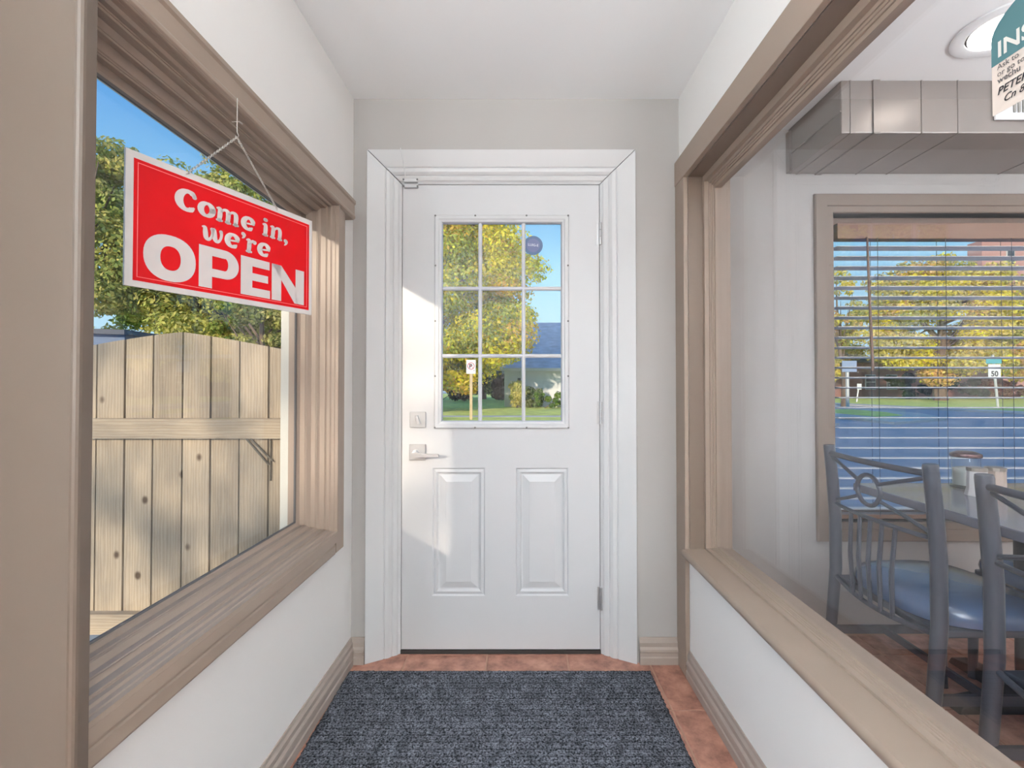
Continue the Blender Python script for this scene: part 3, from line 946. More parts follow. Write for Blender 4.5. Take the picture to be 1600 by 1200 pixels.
mb.tube([apex + Vector((0, 0, 0.092)), apex + Vector((0, 0, 0.012)), apex + Vector((0.004, 0, 0.004)), apex + Vector((0, 0, -0.002)), apex + Vector((-0.004, 0, 0.004))], 0.0009, 6)
mb.tube([apex + Vector((-0.010, -0.004, 0.034)), apex + Vector((0.004, 0.002, 0.038)), apex + Vector((0.010, 0.004, 0.033))], 0.0012, 6)
mb.build('hook', M_steel, og)

# ------------------------------------------------------------------ dining room window (window_3)
w3 = thing('window_3', (2.5, YW, WZ0), 'dining room window in taupe casing facing the street', 'window', kind='structure')
f3 = lambda a, b, d: (a, YW - d, b)
m3 = MB().loops(frame_loop([(0.090, -0.001), (0.090, 0.014), (0.086, 0.018), (0.034, 0.018), (0.030, 0.012), (0.004, 0.012), (0.0, 0.008), (0.0, -0.08)], WX0, WX1, WZ0, WZ1, f3))
m3.build('casing', M_taupe_shaded, w3)
MB().loops(frame_loop([(0.0, -0.06), (-0.034, -0.062), (-0.038, -0.07), (-0.042, -0.11), (0, -0.14)], WX0, WX1, WZ0, WZ1, f3)).build('window_frame', mat('brown_frame', lin(120, 98, 86), 0.5), w3)
MB().box(WX0 + 0.02, WX1 - 0.02, YW + 0.09, YW + 0.095, WZ0 + 0.02, WZ1 - 0.02).build('pane', M_glass, w3)
# blind
bl = thing('venetian_blind', (2.5, YW + 0.035, 0.52), 'wide slatted venetian blind in the dining room window', 'blind')
BX0, BX1 = WX0 + 0.028, WX1 - 0.03
BYC = YW + 0.034
MB().box(BX0, BX1, BYC - 0.030, BYC + 0.024, 1.866, 1.942).build('headrail', M_valance, bl, bevel=0.003)
mb = MB()
crown = [(-0.029, -0.0018), (0.0, 0.0010), (0.029, -0.0018), (0.029, 0.0012), (0.0, 0.0040), (-0.029, 0.0012)]
tl = math.radians(-4.5)
mb.prism(crown, lambda y, z: (-(BX1 - BX0) / 2, y * math.cos(tl) - z * math.sin(tl), y * math.sin(tl) + z * math.cos(tl)), lambda y, z: ((BX1 - BX0) / 2, y * math.cos(tl) - z * math.sin(tl), y * math.sin(tl) + z * math.cos(tl)))
slat = mb.mesh('slat')
slat.materials.append(M_blind)
nsl = 0
z = 1.828
while z > 0.56:
    place('slat', slat, ((BX0 + BX1) / 2, BYC, z), bl)
    z -= 0.0482
    nsl += 1
MB().box(BX0, BX1, BYC - 0.026, BYC + 0.026, 0.53, 0.55).build('bottom_rail', M_valance, bl, bevel=0.003)
for x in (1.725, 2.05, 2.365, 2.69, 3.02, 3.35):
    for yy in (-0.031, 0.031):
        MB().tube([(x + (0.012 if yy > 0 else 0), BYC + yy, 1.87), (x + (0.012 if yy > 0 else 0), BYC + yy, 0.54)], 0.0012, 5).build('ladder_cord', M_cord, bl)
MB().tube([(1.672, BYC - 0.036, 1.872), (1.678, BYC - 0.038, 1.6), (1.690, BYC - 0.040, 1.235)], [0.0045, 0.0055, 0.0065], 8).build('tilt_wand', M_wood_dark, bl, smooth=True)

# ------------------------------------------------------------------ duct, register, downlight
DQ = (1.30, 4.2, 1.855, YW, 2.174, HC)
du = thing('air_duct', (2.7, 2.04, 2.174), 'taupe painted sheet metal air duct along the dining room ceiling', 'duct')
mb = MB()
mb.box(DQ[0], DQ[1], DQ[2], DQ[3], DQ[4], DQ[5])
mb.build('duct_body', M_duct, du, bevel=0.004)
for x in (1.425,):
    m4 = MB()
    m4.box(x, x + 0.028, DQ[2] - 0.006, DQ[2] + 0.0, DQ[4] - 0.004, DQ[5] - 0.001)
    m4.box(x, x + 0.028, DQ[2] - 0.006, DQ[3], DQ[4] - 0.005, DQ[4] + 0.0)
    m4.build('duct_strap', M_duct, du, bevel=0.001)
for x in (1.335, 1.62, 1.765, 2.3, 2.7):
    MB().box(x, x + 0.004, DQ[2] - 0.0025, DQ[2] + 0.001, DQ[4], DQ[5] - 0.001).build('duct_seam', M_duct, du)
    MB().box(x, x + 0.004, DQ[2] - 0.0025, DQ[3], DQ[4] - 0.0025, DQ[4] + 0.001).build('duct_seam', M_duct, du)
MB().box(DQ[0] - 0.006, DQ[0] + 0.001, DQ[2], DQ[3] - 0.002, DQ[4] + 0.085, DQ[4] + 0.091).build('duct_seam', M_duct, du)
MB().box(DQ[0] - 0.012, DQ[0], DQ[3] - 0.03, DQ[3] - 0.001, DQ[4] + 0.002, DQ[5] - 0.02).build('duct_flange', M_duct, du)
rg = thing('air_register', (2.02, 1.85, 2.22), 'white louvred air register on the front of the duct', 'register')
MB().box(1.905, 2.255, 1.843, 1.8515, 2.222, 2.376).build('register_plate', M_white, rg, bevel=0.003)
for k in range(12):
    x = 1.975 + 0.018 * k
    MB().box(x, x + 0.008, 1.838, 1.843, 2.25, 2.35).build('register_louvre', mat('register_grey', lin(150, 146, 140), 0.5), rg)
dl = thing('downlight', (1.675, 1.58, HC), 'lit recessed downlight in the dining room ceiling', 'light')
MB().lathe([(0.145, 0.0), (0.145, -0.006), (0.135, -0.010), (0.105, -0.006), (0.105, 0.0)], (1.675, 1.58, HC), 40).build('trim_ring', M_ceil, dl, smooth=True)
MB().lathe([(0.098, -0.003), (0.098, -0.008), (0.090, -0.009)], (1.675, 1.58, HC), 40).build('lens', mat('lamp_lens', (1, 1, 1, 1), 0.4, emit=(1.0, 0.93, 0.82, 1), estr=8.0), dl, smooth=True)

# fill lamps shaped as uplighters, added out of view to brighten the rooms
M_bowl = mat('lamp_bowl', lin(200, 198, 194), 0.5)
M_fill_bowl = mat('fill_bowl_glow', (1, 1, 1, 1), 0.4, emit=(0.97, 0.98, 1.0, 1), estr=18.0)  # bowl glow added on one fill lamp to lift the lower surfaces
M_fill_hall = mat('fill_glow_hall', (1, 1, 1, 1), 0.3, emit=(0.87, 0.955, 0.98, 1), estr=HALL_FILL)
M_fill_dining = mat('fill_glow_dining', (1, 1, 1, 1), 0.3, emit=(0.89, 0.96, 0.985, 1), estr=DINING_FILL)
for (x, y, gm, lab) in ((-0.62, -1.3, M_fill_hall, 'added unseen fill lamp by the left wall behind the viewer'),
                        (0.95, -1.3, M_fill_hall, 'added unseen fill lamp right behind the viewer'),
                        (1.5, -2.2, M_fill_dining, 'added unseen fill lamp by the rear wall'),
                        (3.9, -0.4, M_fill_dining, 'added unseen fill lamp by the far side wall'),
                        (2.6, 0.35, M_fill_dining, 'added unseen fill lamp beside the dining table')):
    p = thing('fill_floor_lamp', (x, y, 0), lab, 'lamp', 'added fill lamps')
    MB().lathe([(0.14, 0.0), (0.14, 0.015), (0.03, 0.03)], (x, y, 0), 24).build('lamp_base', M_chrome, p, smooth=True)
    MB().lathe([(0.012, 0.02), (0.012, 1.42)], (x, y, 0), 12).build('lamp_pole', M_chrome, p, smooth=True)
    MB().lathe([(0.02, 1.41), (0.09, 1.44), (0.15, 1.50), (0.175, 1.56), (0.168, 1.56), (0.14, 1.505), (0.08, 1.46)], (x, y, 0), 28).build('lamp_bowl', M_fill_bowl if 0.9 < x < 1.0 else M_bowl, p, smooth=True)
    MB().lathe([(0.150, 1.536), (0.150, 1.540), (0.01, 1.542)], (x, y, 0), 28).build('lamp_glow', gm, p)

wlp = thing('fill_wall_lamp', (-0.90, -0.3, 1.25), 'added unseen round fill lamp on the left wall behind the viewer', 'lamp')  # invented light, added to brighten the partition wall opposite
MB().lathe([(0.15, 0.0), (0.15, 0.02), (0.135, 0.03), (0.125, 0.03), (0.125, 0.002)], (-0.90, -0.3, 1.25), 28, 'x').build('lamp_housing', M_white, wlp, smooth=True)
MB().lathe([(0.122, 0.018), (0.122, 0.026), (0.01, 0.028)], (-0.90, -0.3, 1.25), 28, 'x').build('lamp_lens', mat('fill_glow_wall', (1, 1, 1, 1), 0.3, emit=(0.88, 0.95, 1.0, 1), estr=160.0), wlp)

# ------------------------------------------------------------------ dining chairs
def make_chair():
    """local frame: back at x=0, seat towards +x, width along y (0..0.45)"""
    W = 0.45
    c = thing('dining_chair', (0, 0, 0), '', 'chair', 'metal dining chairs')
    def px_(z):       # slight sabre curve of the back posts
        pts = [(0.0, -0.035), (0.25, 0.0), (0.45, 0.018), (0.65, 0.018), (0.80, 0.008), (0.93, -0.004)]
        for (a_, b_), (c_, d_) in zip(pts, pts[1:]):
            if a_ <= z <= c_:
                return b_ + (d_ - b_) * (z - a_) / (c_ - a_)
        return 0
    for y in (0, W):
        zs = [0.0, 0.02, 0.12, 0.25, 0.36, 0.45, 0.55, 0.65, 0.73, 0.80, 0.87, 0.922, 0.93]
        MB().tube([(px_(z_), y, z_) for z_ in zs], [0.016] * 2 + [0.018, 0.0195, 0.020, 0.021, 0.021, 0.021, 0.021, 0.0205, 0.020, 0.020, 0.0185], 14).build('back_post', M_chair, c, smooth=True)
    bow = lambda t: -0.028 * 4 * t * (1 - t)
    def rail(z0, sag, r, name):
        pts = [(px_(z0) + bow(t), W * t, z0 + sag * 4 * t * (1 - t)) for t in np.linspace(0, 1, 13)]
        MB().tube(pts, r, 10).build(name, M_chair, c, smooth=True)
    rail(0.900, 0.0, 0.010, 'top_rail')
    rail(0.705, 0.0, 0.007, 'back_rail')
    rail(0.425, -0.02, 0.0085, 'lower_rail')
    zc = 0.803
    MB().tube([(px_(zc) + bow(0.5), W / 2 + 0.052 * math.cos(q_), zc + 0.052 * math.sin(q_)) for q_ in [2 * math.pi * k / 24 for k in range(25)]], 0.0075, 8, cap=False).build('back_ring', M_chair, c, smooth=True)
    for sy in (-1, 1):
        for sz in (-1, 1):
            y0, z0 = W / 2 + sy * 0.046, zc + sz * 0.028
            y1, z1 = W / 2 + sy * (W / 2 - 0.012), zc + sz * 0.085
            MB().tube([(px_(z0) + bow(y0 / W), y0, z0), (px_(z1) + bow((y0 + y1) / 2 / W) * 0.6, (y0 + y1) / 2, (z0 + z1) / 2), (px_(z1), y1, z1)], 0.0065, 8).build('back_arm', M_chair, c, smooth=True)
    for k in range(5):
        y = W / 2 + (k - 2) * 0.050
        yb = W / 2 + (k - 2) * 0.044
        m_ = MB()
        t_ = y / W
        top = (px_(0.705) + bow(t_), y, 0.705)
        bot = (px_(0.41) + bow(t_) - 0.004, yb, 0.407)
        m_.tube([top, ((top[0] + bot[0]) / 2 - 0.008, (y + yb) / 2, 0.56), bot], [0.0065, 0.0075, 0.0065], 8)
        m_.build('back_slat', M_chair, c, smooth=True)
    # seat frame, cushion
    MB().box(0.02, 0.40, 0.015, W - 0.015, 0.405, 0.43).build('seat_frame', M_chair, c, bevel=0.006)
    def outline(sx, n_=40):
        out = []
        for k in range(n_):
            a_ = 2 * math.pi * k / n_
            cx_, sy_ = math.cos(a_), math.sin(a_)
            rx = 0.215 * sx; ry = (0.228 - 0.018 * cx_ * -1) * sx
            out.append((0.225 + rx * math.copysign(abs(cx_) ** 0.62, cx_), W / 2 + ry * math.copysign(abs(sy_) ** 0.62, sy_)))
        return out
    rings = []
    for (s_, z_) in ((0.93, 0.428), (0.985, 0.436), (1.0, 0.452), (0.985, 0.470), (0.93, 0.484), (0.80, 0.493), (0.45, 0.497), (0.02, 0.498)):
        rings.append([(x_, y_, z_) for x_, y_ in outline(s_)])
    m_ = MB()
    m_.loops(rings)
    m_.add(rings[0], [tuple(range(40))])
    m_.build('seat_cushion', M_seat, c, smooth=True)
    for y in (0.02, W - 0.02):
        MB().tube([(0.40, y, 0.41), (0.41, y, 0.2), (0.415, y, 0.012), (0.415, y, 0.0)], [0.018, 0.017, 0.015, 0.016], 12).build('front_leg', M_chair, c, smooth=True)
        MB().box(-0.005, 0.41, y - 0.006, y + 0.006, 0.205, 0.235).build('side_stretcher', M_chair, c)
    MB().box(0.18, 0.192, 0.02, W - 0.02, 0.208, 0.232).build('cross_stretcher', M_chair, c)
    return c
ch = make_chair()
ch.location = (1.236, 1.395, 0)
ch['label'] = 'metal dining chair nearest the window, its ring back fully in view'
dup(ch, (1.236, 0.785, 0), 0, 'metal dining chair cut off by the right edge of the photo')
dup(ch, (2.235, 1.90, 0), math.pi, 'metal dining chair tucked under the far side of the table')

# ------------------------------------------------------------------ table and what stands on it
tb = thing('dining_table', (1.82, 1.40, 0), 'dark laminate dining table beside the blind', 'table')
MB().box(1.43, 2.19, 0.78, 1.992, 0.718, 0.75).build('table_top', M_table, tb, bevel=0.004)
MB().box(1.50, 2.12, 0.86, 1.92, 0.700, 0.718).build('table_apron', M_black, tb)
for yy in (1.70, 1.02):
    col = MB().lathe([(0.036, 0.03), (0.036, 0.69), (0.09, 0.70)], (1.85, yy, 0), 16).build('pedestal_column', M_black, tb, smooth=True)
    for k in range(4):
        a = math.pi / 2 * k
        dx, dy = math.cos(a), math.sin(a)
        poly = [(0.0, 0.0), (0.0, 0.07), (0.06, 0.065), (0.27, 0.028), (0.285, 0.0)]
        w_ = 0.034
        MB().prism(poly, lambda r, zz: (1.85 + dx * r - dy * w_, yy + dy * r + dx * w_, zz), lambda r, zz: (1.85 + dx * r + dy * w_, yy + dy * r - dx * w_, zz)).build('pedestal_foot', M_black, tb, bevel=0.004)
TZ = 0.75
sj = thing('sugar_jar', (1.828, 1.905, TZ), 'round glass sugar dispenser with dark chrome lid on the table', 'jar')
MB().lathe([(0.050, 0.0), (0.051, 0.008), (0.045, 0.018), (0.045, 0.122), (0.043, 0.128)], (1.828, 1.905, TZ), 28).build('jar_glass', M_jar, sj, smooth=True)
MB().lathe([(0.041, 0.012), (0.041, 0.078), (0.02, 0.084), (0.001, 0.082)], (1.828, 1.905, TZ), 24).build('sugar', mat('sugar_grey', lin(196, 194, 188), 0.9), sj, smooth=True)
MB().lathe([(0.049, 0.124), (0.0505, 0.130), (0.049, 0.138), (0.030, 0.146), (0.004, 0.147)], (1.828, 1.905, TZ), 28).build('lid', mat('dark_chrome', lin(118, 96, 96), 0.25, metal=0.8), sj, smooth=True)
def shaker(name, x, y, r, h, label, body, flare):
    s_ = thing(name, (x, y, TZ), label, 'shaker', 'table condiments')
    q = 8
    MB().lathe([(r * flare, 0.0), (r * flare, 0.004), (r, 0.03), (r * 0.96, h * 0.86)], (x, y, TZ), q).build('shaker_body', body, s_)
    cap = MB().lathe([(r * 1.02, h * 0.86), (r * 1.02, h * 0.98), (r * 0.7, h)], (x, y, TZ), 22).build('shaker_cap', mat('steel_cap', lin(150, 142, 134), 0.35, metal=0.6), s_)
shaker('salt_shaker', 1.735, 1.765, 0.030, 0.107, 'white faceted salt shaker with flared base beside the sugar jar', mat('shaker_white', lin(212, 210, 210), 0.4), 1.2)
shaker('pepper_shaker', 1.835, 1.795, 0.031, 0.103, 'beige pepper shaker with steel cap right of the salt shaker', mat('shaker_beige', lin(170, 152, 140), 0.5), 1.0)

# ------------------------------------------------------------------ inspection card on the partition glass
CX = QX - 0.0036
ic = thing('inspection_card', (CX, 0.70, 1.61), 'teal and white inspection card taped to the interior window', 'card')
def card(poly, d, name, material):
    MB().prism(poly, lambda y, z_: (CX - d, y, z_), lambda y, z_: (CX - d - 0.0004, y, z_)).build(name, material, ic)
yl, yr, zb = 0.775, 0.595, 1.614
arch = [(yl, zb), (yl, 1.738)] + [((yl + yr) / 2 + (yl - yr) / 2 * math.cos(t_) , 1.738 + 0.05 * math.sin(t_)) for t_ in np.linspace(0.15, math.pi - 0.15, 16)] + [(yr, 1.738), (yr, zb)]
card(arch, 0.0, 'card_sheet', mat('card_white', lin(222, 208, 198), 0.5))
card([(yl, 1.696)] + arch[1:-1] + [(yr, 1.696)], 0.0006, 'teal_band', mat('card_teal', lin(78, 118, 124), 0.45))
def ctext(s, y, z_, size, material, off=0.0, shear=0.0, name='card_lettering'):
    v_, f_ = text_mesh(s, size, off, shear)
    MB().add([(CX - 0.0016, y - p[0], z_ + p[1]) for p in v_], f_).build(name, material, ic)
M_ct = mat('card_text', lin(96, 92, 92), 0.6)
M_ink = mat('card_ink', lin(40, 38, 42), 0.6)
ctext('INSPECTED', 0.7655, 1.706, 0.036, mat('card_letter_white', lin(226, 222, 216), 0.5), 0.0008)
ctext('Ask to', 0.7655, 1.6855, 0.0125, M_ct, 0.0001)
ctext('or go to', 0.7655, 1.674, 0.0125, M_ct, 0.0001)
ctext('wechu', 0.765, 1.6625, 0.0135, M_ct, 0.0003)
ctext('PETER', 0.766, 1.6435, 0.017, M_ink, 0.0003, 0.25)
ctext('Cn 8', 0.757, 1.627, 0.016, M_ink, 0.0002, 0.35)

# ------------------------------------------------------------------ outside: fence gate
FY = 2.29
fg = thing('fence_gate', (-1.7, FY, -0.05), 'weathered pine board fence with arched top outside the left window', 'fence')
SF = 318.0
seams = [(p - 807) / SF for p in (19.0, 63.6, 108.2, 153, 197, 240.8, 287, 330.8, 375.6, 421, 465.6)]
def ftop(x):
    p = 807 + x * SF
    if p < 285:
        return 1.426 - 0.066 * ((285 - p) / 142.0) ** 1.25
    return 1.426 - 0.086 * ((p - 285) / 160.0) ** 1.15
for i in range(len(seams) - 1):
    xa, xb = seams[i] + 0.0045, seams[i + 1] - 0.0045
    xc = (xa + xb) / 2
    top = [(xa + (xb - xa) * k / 5 - xc, ftop(xa + (xb - xa) * k / 5)) for k in range(6)]
    poly = [(xa - xc, -0.045)] + top + [(xb - xc, -0.045)]
    dy = random.uniform(-0.002, 0.002)
    mb = MB()
    mb.prism(poly, lambda x, z_: (x, 0, z_ - 0.6), lambda x, z_: (x, 0.019, z_ - 0.6))
    me = mb.mesh('board')
    me.materials.append(M_fence)
    place('board', me, (xc, FY + dy, 0.6), fg)
rb = MB().box(-0.7, 0.7, -0.019, 0.019, -0.048, 0.048)
rb.v = [(z_, y, x) for x, y, z_ in rb.v]
rm = rb.mesh('rail'); rm.materials.append(M_fence)
place('rail', rm, (-1.72, FY - 0.021, 0.956), fg, (0, math.pi / 2, 0))
rb2 = place('rail', rm, (-1.72, FY - 0.021, 0.02), fg, (0, math.pi / 2, 0))
M_strap = mat('galvanised', lin(116, 112, 102), 0.5, metal=0.5)
for dx in (0.0, 0.020):
    MB().tube([(-1.318 + dx, FY - 0.008, 0.905), (-1.205 + dx, FY - 0.008, 0.775 + dx * 0.9)], 0.0045, 6).build('brace_rod', M_strap, fg)
MB().tube([(-1.199, FY - 0.006, 0.905), (-1.199, FY - 0.006, 0.70)], 0.0035, 6).build('brace_rod', M_strap, fg)
# ------------------------------------------------------------------ outside: ground, lawns, walks
one(MB().box(-60, 90, 2.42, 90, -0.35, -0.15), 'street', M_asphalt, 'grey asphalt street in front of the building', 'road', kind='structure')
one(MB().box(-60, -0.83, -40, 2.42, -0.35, -0.12), 'yard_ground', M_walk, 'unseen side yard beyond the left window, made pale to bounce light', 'ground', kind='structure')  # pale surface chosen to reflect daylight up through the left window
one(MB().box(-40, 10.5, 16.4, 70, -0.15, -0.08), 'lawn_front', M_grass, 'sunlit lawn across the street seen through the door', 'lawn', kind='structure')
one(MB().box(-40, 10.5, 15.2, 16.4, -0.15, -0.07), 'sidewalk_near', M_walk, 'pale sidewalk at the near edge of the lawn', 'sidewalk', kind='structure')
one(MB().box(-40, 10.5, 18.3, 19.2, -0.15, -0.074), 'sidewalk_far', M_walk, 'thin pale footpath crossing the lawn', 'sidewalk', kind='structure')
isl = [(12.6, 15.6), (16.0, 17.4), (17.8, 20.5), (18.2, 24.5), (15.5, 24.5), (12.6, 19)]
one(MB().prism(isl, lambda x, y: (x, y, -0.15), lambda x, y: (x, y, -0.06)), 'kerb_island', M_walk, 'pale kerb island at the street corner', 'kerb', kind='structure')
isl2 = [(14.0, 18.2), (15.6, 18.9), (16.6, 21.0), (16.9, 23.6), (15.6, 23.6), (14.0, 20.6)]
one(MB().prism(isl2, lambda x, y: (x, y, -0.06), lambda x, y: (x, y, -0.04)), 'island_grass', M_grass, 'small grass patch on the kerb island', 'grass', kind='structure')
vb = [(24.2, 21.0), (60, 21.0), (80, 60), (22.0, 60), (22.3, 34)]
one(MB().prism(vb, lambda x, y: (x, y, -0.15), lambda x, y: (x, y, -0.07)), 'verge_lawn', M_grass, 'sunlit grass verge beyond the side street', 'lawn', kind='structure')
vk = [(22.9, 20.4), (24.2, 21.0), (22.3, 34), (22.0, 60), (19.5, 60), (20.6, 34)]
one(MB().prism(vk, lambda x, y: (x, y, -0.15), lambda x, y: (x, y, -0.065)), 'verge_walk', M_walk, 'pale sidewalk along the grass verge', 'sidewalk', kind='structure')

# ------------------------------------------------------------------ trees
def leaves(name, centre, blobs, n, size, cols, parent, seed, flat_=0.6):
    """blobs: (x,y,z,r) relative to centre; colours by blob and leaf"""
    r = np.random.default_rng(seed)
    blobs = np.array(blobs, float)
    wgt = blobs[:, 3] ** 2
    pick = r.choice(len(blobs), n, p=wgt / wgt.sum())
    d = r.normal(size=(n, 3)); d /= np.linalg.norm(d, axis=1)[:, None]
    rad = blobs[pick, 3] * r.uniform(0.35, 1.0, n) ** 0.6
    c = blobs[pick, :3] + d * rad[:, None] * np.array([1, 1, flat_])
    c += np.array(centre) - np.array(org(parent))
    nr = d + r.normal(0, 0.45, size=(n, 3)) + np.array([0, 0, 0.25]); nr /= np.linalg.norm(nr, axis=1)[:, None]   # leaves turn outwards
    a = np.cross(nr, r.normal(size=(n, 3))); a /= np.linalg.norm(a, axis=1)[:, None]
    b = np.cross(nr, a)
    s = size * r.uniform(0.6, 1.25, n)[:, None]
    vs = np.stack([c - a * s, c - b * s * 0.55, c + a * s, c + b * s * 0.55], 1).reshape(-1, 3)
    me = bpy.data.meshes.new(name)
    me.vertices.add(4 * n); me.vertices.foreach_set('co', vs.ravel())
    me.loops.add(4 * n); me.loops.foreach_set('vertex_index', np.arange(4 * n, dtype=np.int32))
    me.polygons.add(n); me.polygons.foreach_set('loop_start', np.arange(0, 4 * n, 4, dtype=np.int32))
    me.update(calc_edges=True)
    cols = np.array([lin(*q)[:3] for q in cols])
    bc = r.integers(0, len(cols), len(blobs))
    mixv = r.uniform(0, 1, n)
    own = cols[bc[pick]]
    oth = cols[r.integers(0, len(cols), n)]
    k = np.where(mixv < 0.7, 0.15, 0.8)[:, None]
    col = (own * (1 - k) + oth * k) * r.uniform(0.55, 1.25, n)[:, None]
    at = me.attributes.new('leafcol', 'FLOAT_COLOR', 'FACE')
    at.data.foreach_set('color', np.concatenate([np.clip(col, 0, 1), np.ones((n, 1))], 1).astype(np.float32).ravel())
    me.materials.append(M_leaf)
    o = bpy.data.objects.new(name, me)
    COL.objects.link(o)
    o.parent = parent
    o['kind'] = 'stuff'
    return o

def tree(name, label, base, h, trunk_r, crown, nblob, nleaf, size, cols, seed, rb_=0.3, branches=7, group='trees outside', low=0.25, open_=False):
    """crown = (dx, dy, zc, rx, ry, rz)"""
    r = random.Random(seed)
    t = thing(name, base, label, 'tree', group)
    dx, dy, zc, rx, ry, rz = crown
    mb = MB()
    x, y, z0 = base
    pts = [(x, y, z0), (x + 0.05 * h * r.uniform(-.4, .4), y, z0 + h * 0.18), (x + dx * 0.5, y + dy * .5, z0 + h * 0.42), (x + dx * .9, y + dy, z0 + h * 0.72), (x + dx, y + dy, z0 + h * 0.93)]
    mb.tube(pts, [trunk_r * 1.25, trunk_r, trunk_r * 0.75, trunk_r * 0.4, trunk_r * 0.1], 8)
    for k in range(branches):
        f_ = r.uniform(0.22, 0.7)
        s0 = Vector(pts[1]).lerp(Vector(pts[3]), f_)
        an = 2 * math.pi * k / branches + r.uniform(-.4, .4)
        e_ = Vector((x + dx + rx * 0.8 * math.cos(an), y + dy + ry * 0.8 * math.sin(an), z0 + zc + rz * r.uniform(-0.35, 0.7)))
        m_ = s0.lerp(e_, 0.5) + Vector((0, 0, 0.06 * h * r.uniform(-0.5, 1)))
        mb.tube([s0, m_, e_], [trunk_r * 0.42, trunk_r * 0.26, trunk_r * 0.06], 6)
    mb.build('trunk', M_bark, t, smooth=True)
    bl_ = []
    for k in range(nblob):
        v_ = Vector((r.gauss(0, 1), r.gauss(0, 1), r.gauss(0, 1))).normalized() * (r.uniform(0.35, 1.0) ** 0.5)
        bl_.append((v_.x * rx, v_.y * ry, v_.z * rz, rb_ * min(rx, rz) * r.uniform(0.6, 1.2)))
    leaves('foliage', (x + dx, y + dy, z0 + zc), bl_, nleaf, size, cols, t, seed)
    return t
YEL = [(255, 234, 48), (255, 240, 72), (244, 226, 64), (200, 208, 70), (255, 206, 80), (160, 176, 64)]
MIX = [(250, 228, 132), (222, 210, 128), (184, 190, 108), (246, 200, 134), (208, 198, 132), (252, 234, 110)]
OLV = [(196, 204, 112), (220, 214, 120), (172, 186, 104), (232, 218, 134), (206, 200, 124)]
GRN = [(116, 142, 74), (134, 158, 80), (154, 172, 86), (100, 126, 70)]

# seen through the door
tree('maple_tree', 'golden yellow maple tree on the lawn seen through the door', (-4.1, 23.4, -0.08), 12.4, 0.26, (0.6, 0, 6.3, 4.1, 2.2, 5.8), 180, 110000, 0.10, YEL, 3, 0.30, 9)
# seen through the left window
tree('yard_tree', 'tall olive green tree left of the red sign', (-14.8, 15.5, -0.12), 10.6, 0.26, (0.2, 0, 6.1, 2.6, 2.2, 3.6), 110, 36000, 0.085, OLV, 21, 0.30, 12)
tree('yard_tree', 'spreading olive tree directly behind the red sign', (-10.2, 16.5, -0.12), 10.0, 0.28, (-0.2, 0, 5.6, 3.2, 2.4, 3.6), 120, 40000, 0.085, OLV, 25, 0.28, 13)
tree('yard_tree', 'lower green tree at the right end of the fence', (-7.9, 14.6, -0.12), 5.2, 0.13, (-0.1, 0, 2.9, 1.4, 1.2, 1.9), 60, 16000, 0.075, GRN + OLV, 27, 0.30, 9)
tree('yard_tree', 'sparse unseen tree added behind the viewer to soften the sun', (-5.6, -6.9, -0.12), 5.6, 0.14, (0.1, 0, 3.3, 2.1, 2.1, 1.9), 45, 520, 0.10, OLV, 51, 0.25, 8)  # out of view; added to thin and dapple the sun on door and fence
tree('yard_tree', 'dark green background tree behind the fence', (-17.0, 25.0, -0.12), 8.0, 0.25, (0, 0, 3.4, 6.4, 2.0, 3.2), 90, 30000, 0.13, GRN, 29, 0.3, 8)
# seen through the dining room window
tree('street_tree', 'broad yellow street tree with a pale trunk beyond the verge', (34.5, 38.0, -0.07), 12.0, 0.40, (0.3, 0, 6.6, 6.3, 3.6, 4.9), 140, 50000, 0.15, MIX + YEL[:2], 31, 0.26, 9)
tree('street_tree', 'mixed gold tree at the right edge of the blind', (45.5, 39.5, -0.07), 11.5, 0.3, (0, 0, 6.2, 5.0, 3.6, 4.6), 110, 38000, 0.15, MIX, 33, 0.26, 8)
tree('street_tree', 'lower tan and gold tree left of the broad street tree', (29.2, 46.0, -0.07), 8.8, 0.28, (0, 0, 4.8, 4.4, 2.6, 3.2), 90, 30000, 0.15, MIX, 35, 0.3, 8)
tree('street_tree', 'thin brown leaved tree beside the left window casing', (20.3, 29.0, -0.15), 8.5, 0.14, (-0.4, 0, 5.6, 1.4, 1.4, 3.0), 40, 3000, 0.10, MIX, 37, 0.3, 9)

# hedge and shrubs
def shrub(name, label, base, rx, ry, rz, n, size, cols, seed, cat='shrub', group='shrubs outside'):
    r = random.Random(seed)
    t = thing(name, base, label, cat, group)
    x, y, z0 = base
    mb = MB()
    for k in range(5):
        mb.tube([(x + r.uniform(-.5, .5) * rx, y, z0), (x + r.uniform(-.8, .8) * rx, y + r.uniform(-.3, .3) * ry, z0 + rz * 1.2)], [0.03, 0.012], 5)
    mb.build('stem', M_bark, t)
    bl_ = [(r.uniform(-1, 1) * rx, r.uniform(-1, 1) * ry, r.uniform(-0.7, 0.8) * rz, 0.4 * rz * r.uniform(0.6, 1.1)) for k in range(30 if rx < 5 else 110)]
    leaves('foliage', (x, y, z0 + rz), bl_, n, size, cols, t, seed, 0.9)
tree('yard_tree', 'dark green tree behind the lawn hedge', (-3.0, 42.0, -0.08), 8.0, 0.25, (0, 0, 4.2, 4.6, 1.6, 3.6), 90, 26000, 0.16, GRN, 53, 0.3, 7)
shrub('hedge', 'dark green hedge behind the lawn under the maple', (-6.5, 36.0, -0.08), 7.5, 0.7, 1.5, 40000, 0.14, [(58, 80, 52), (70, 92, 56), (48, 66, 50)], 41, 'hedge')
shrub('garden_shrub', 'bright green shrub against the white house', (2.0, 25.6, -0.08), 1.0, 0.5, 0.42, 5000, 0.07, [(110, 150, 60), (140, 170, 70), (90, 130, 56)], 43)
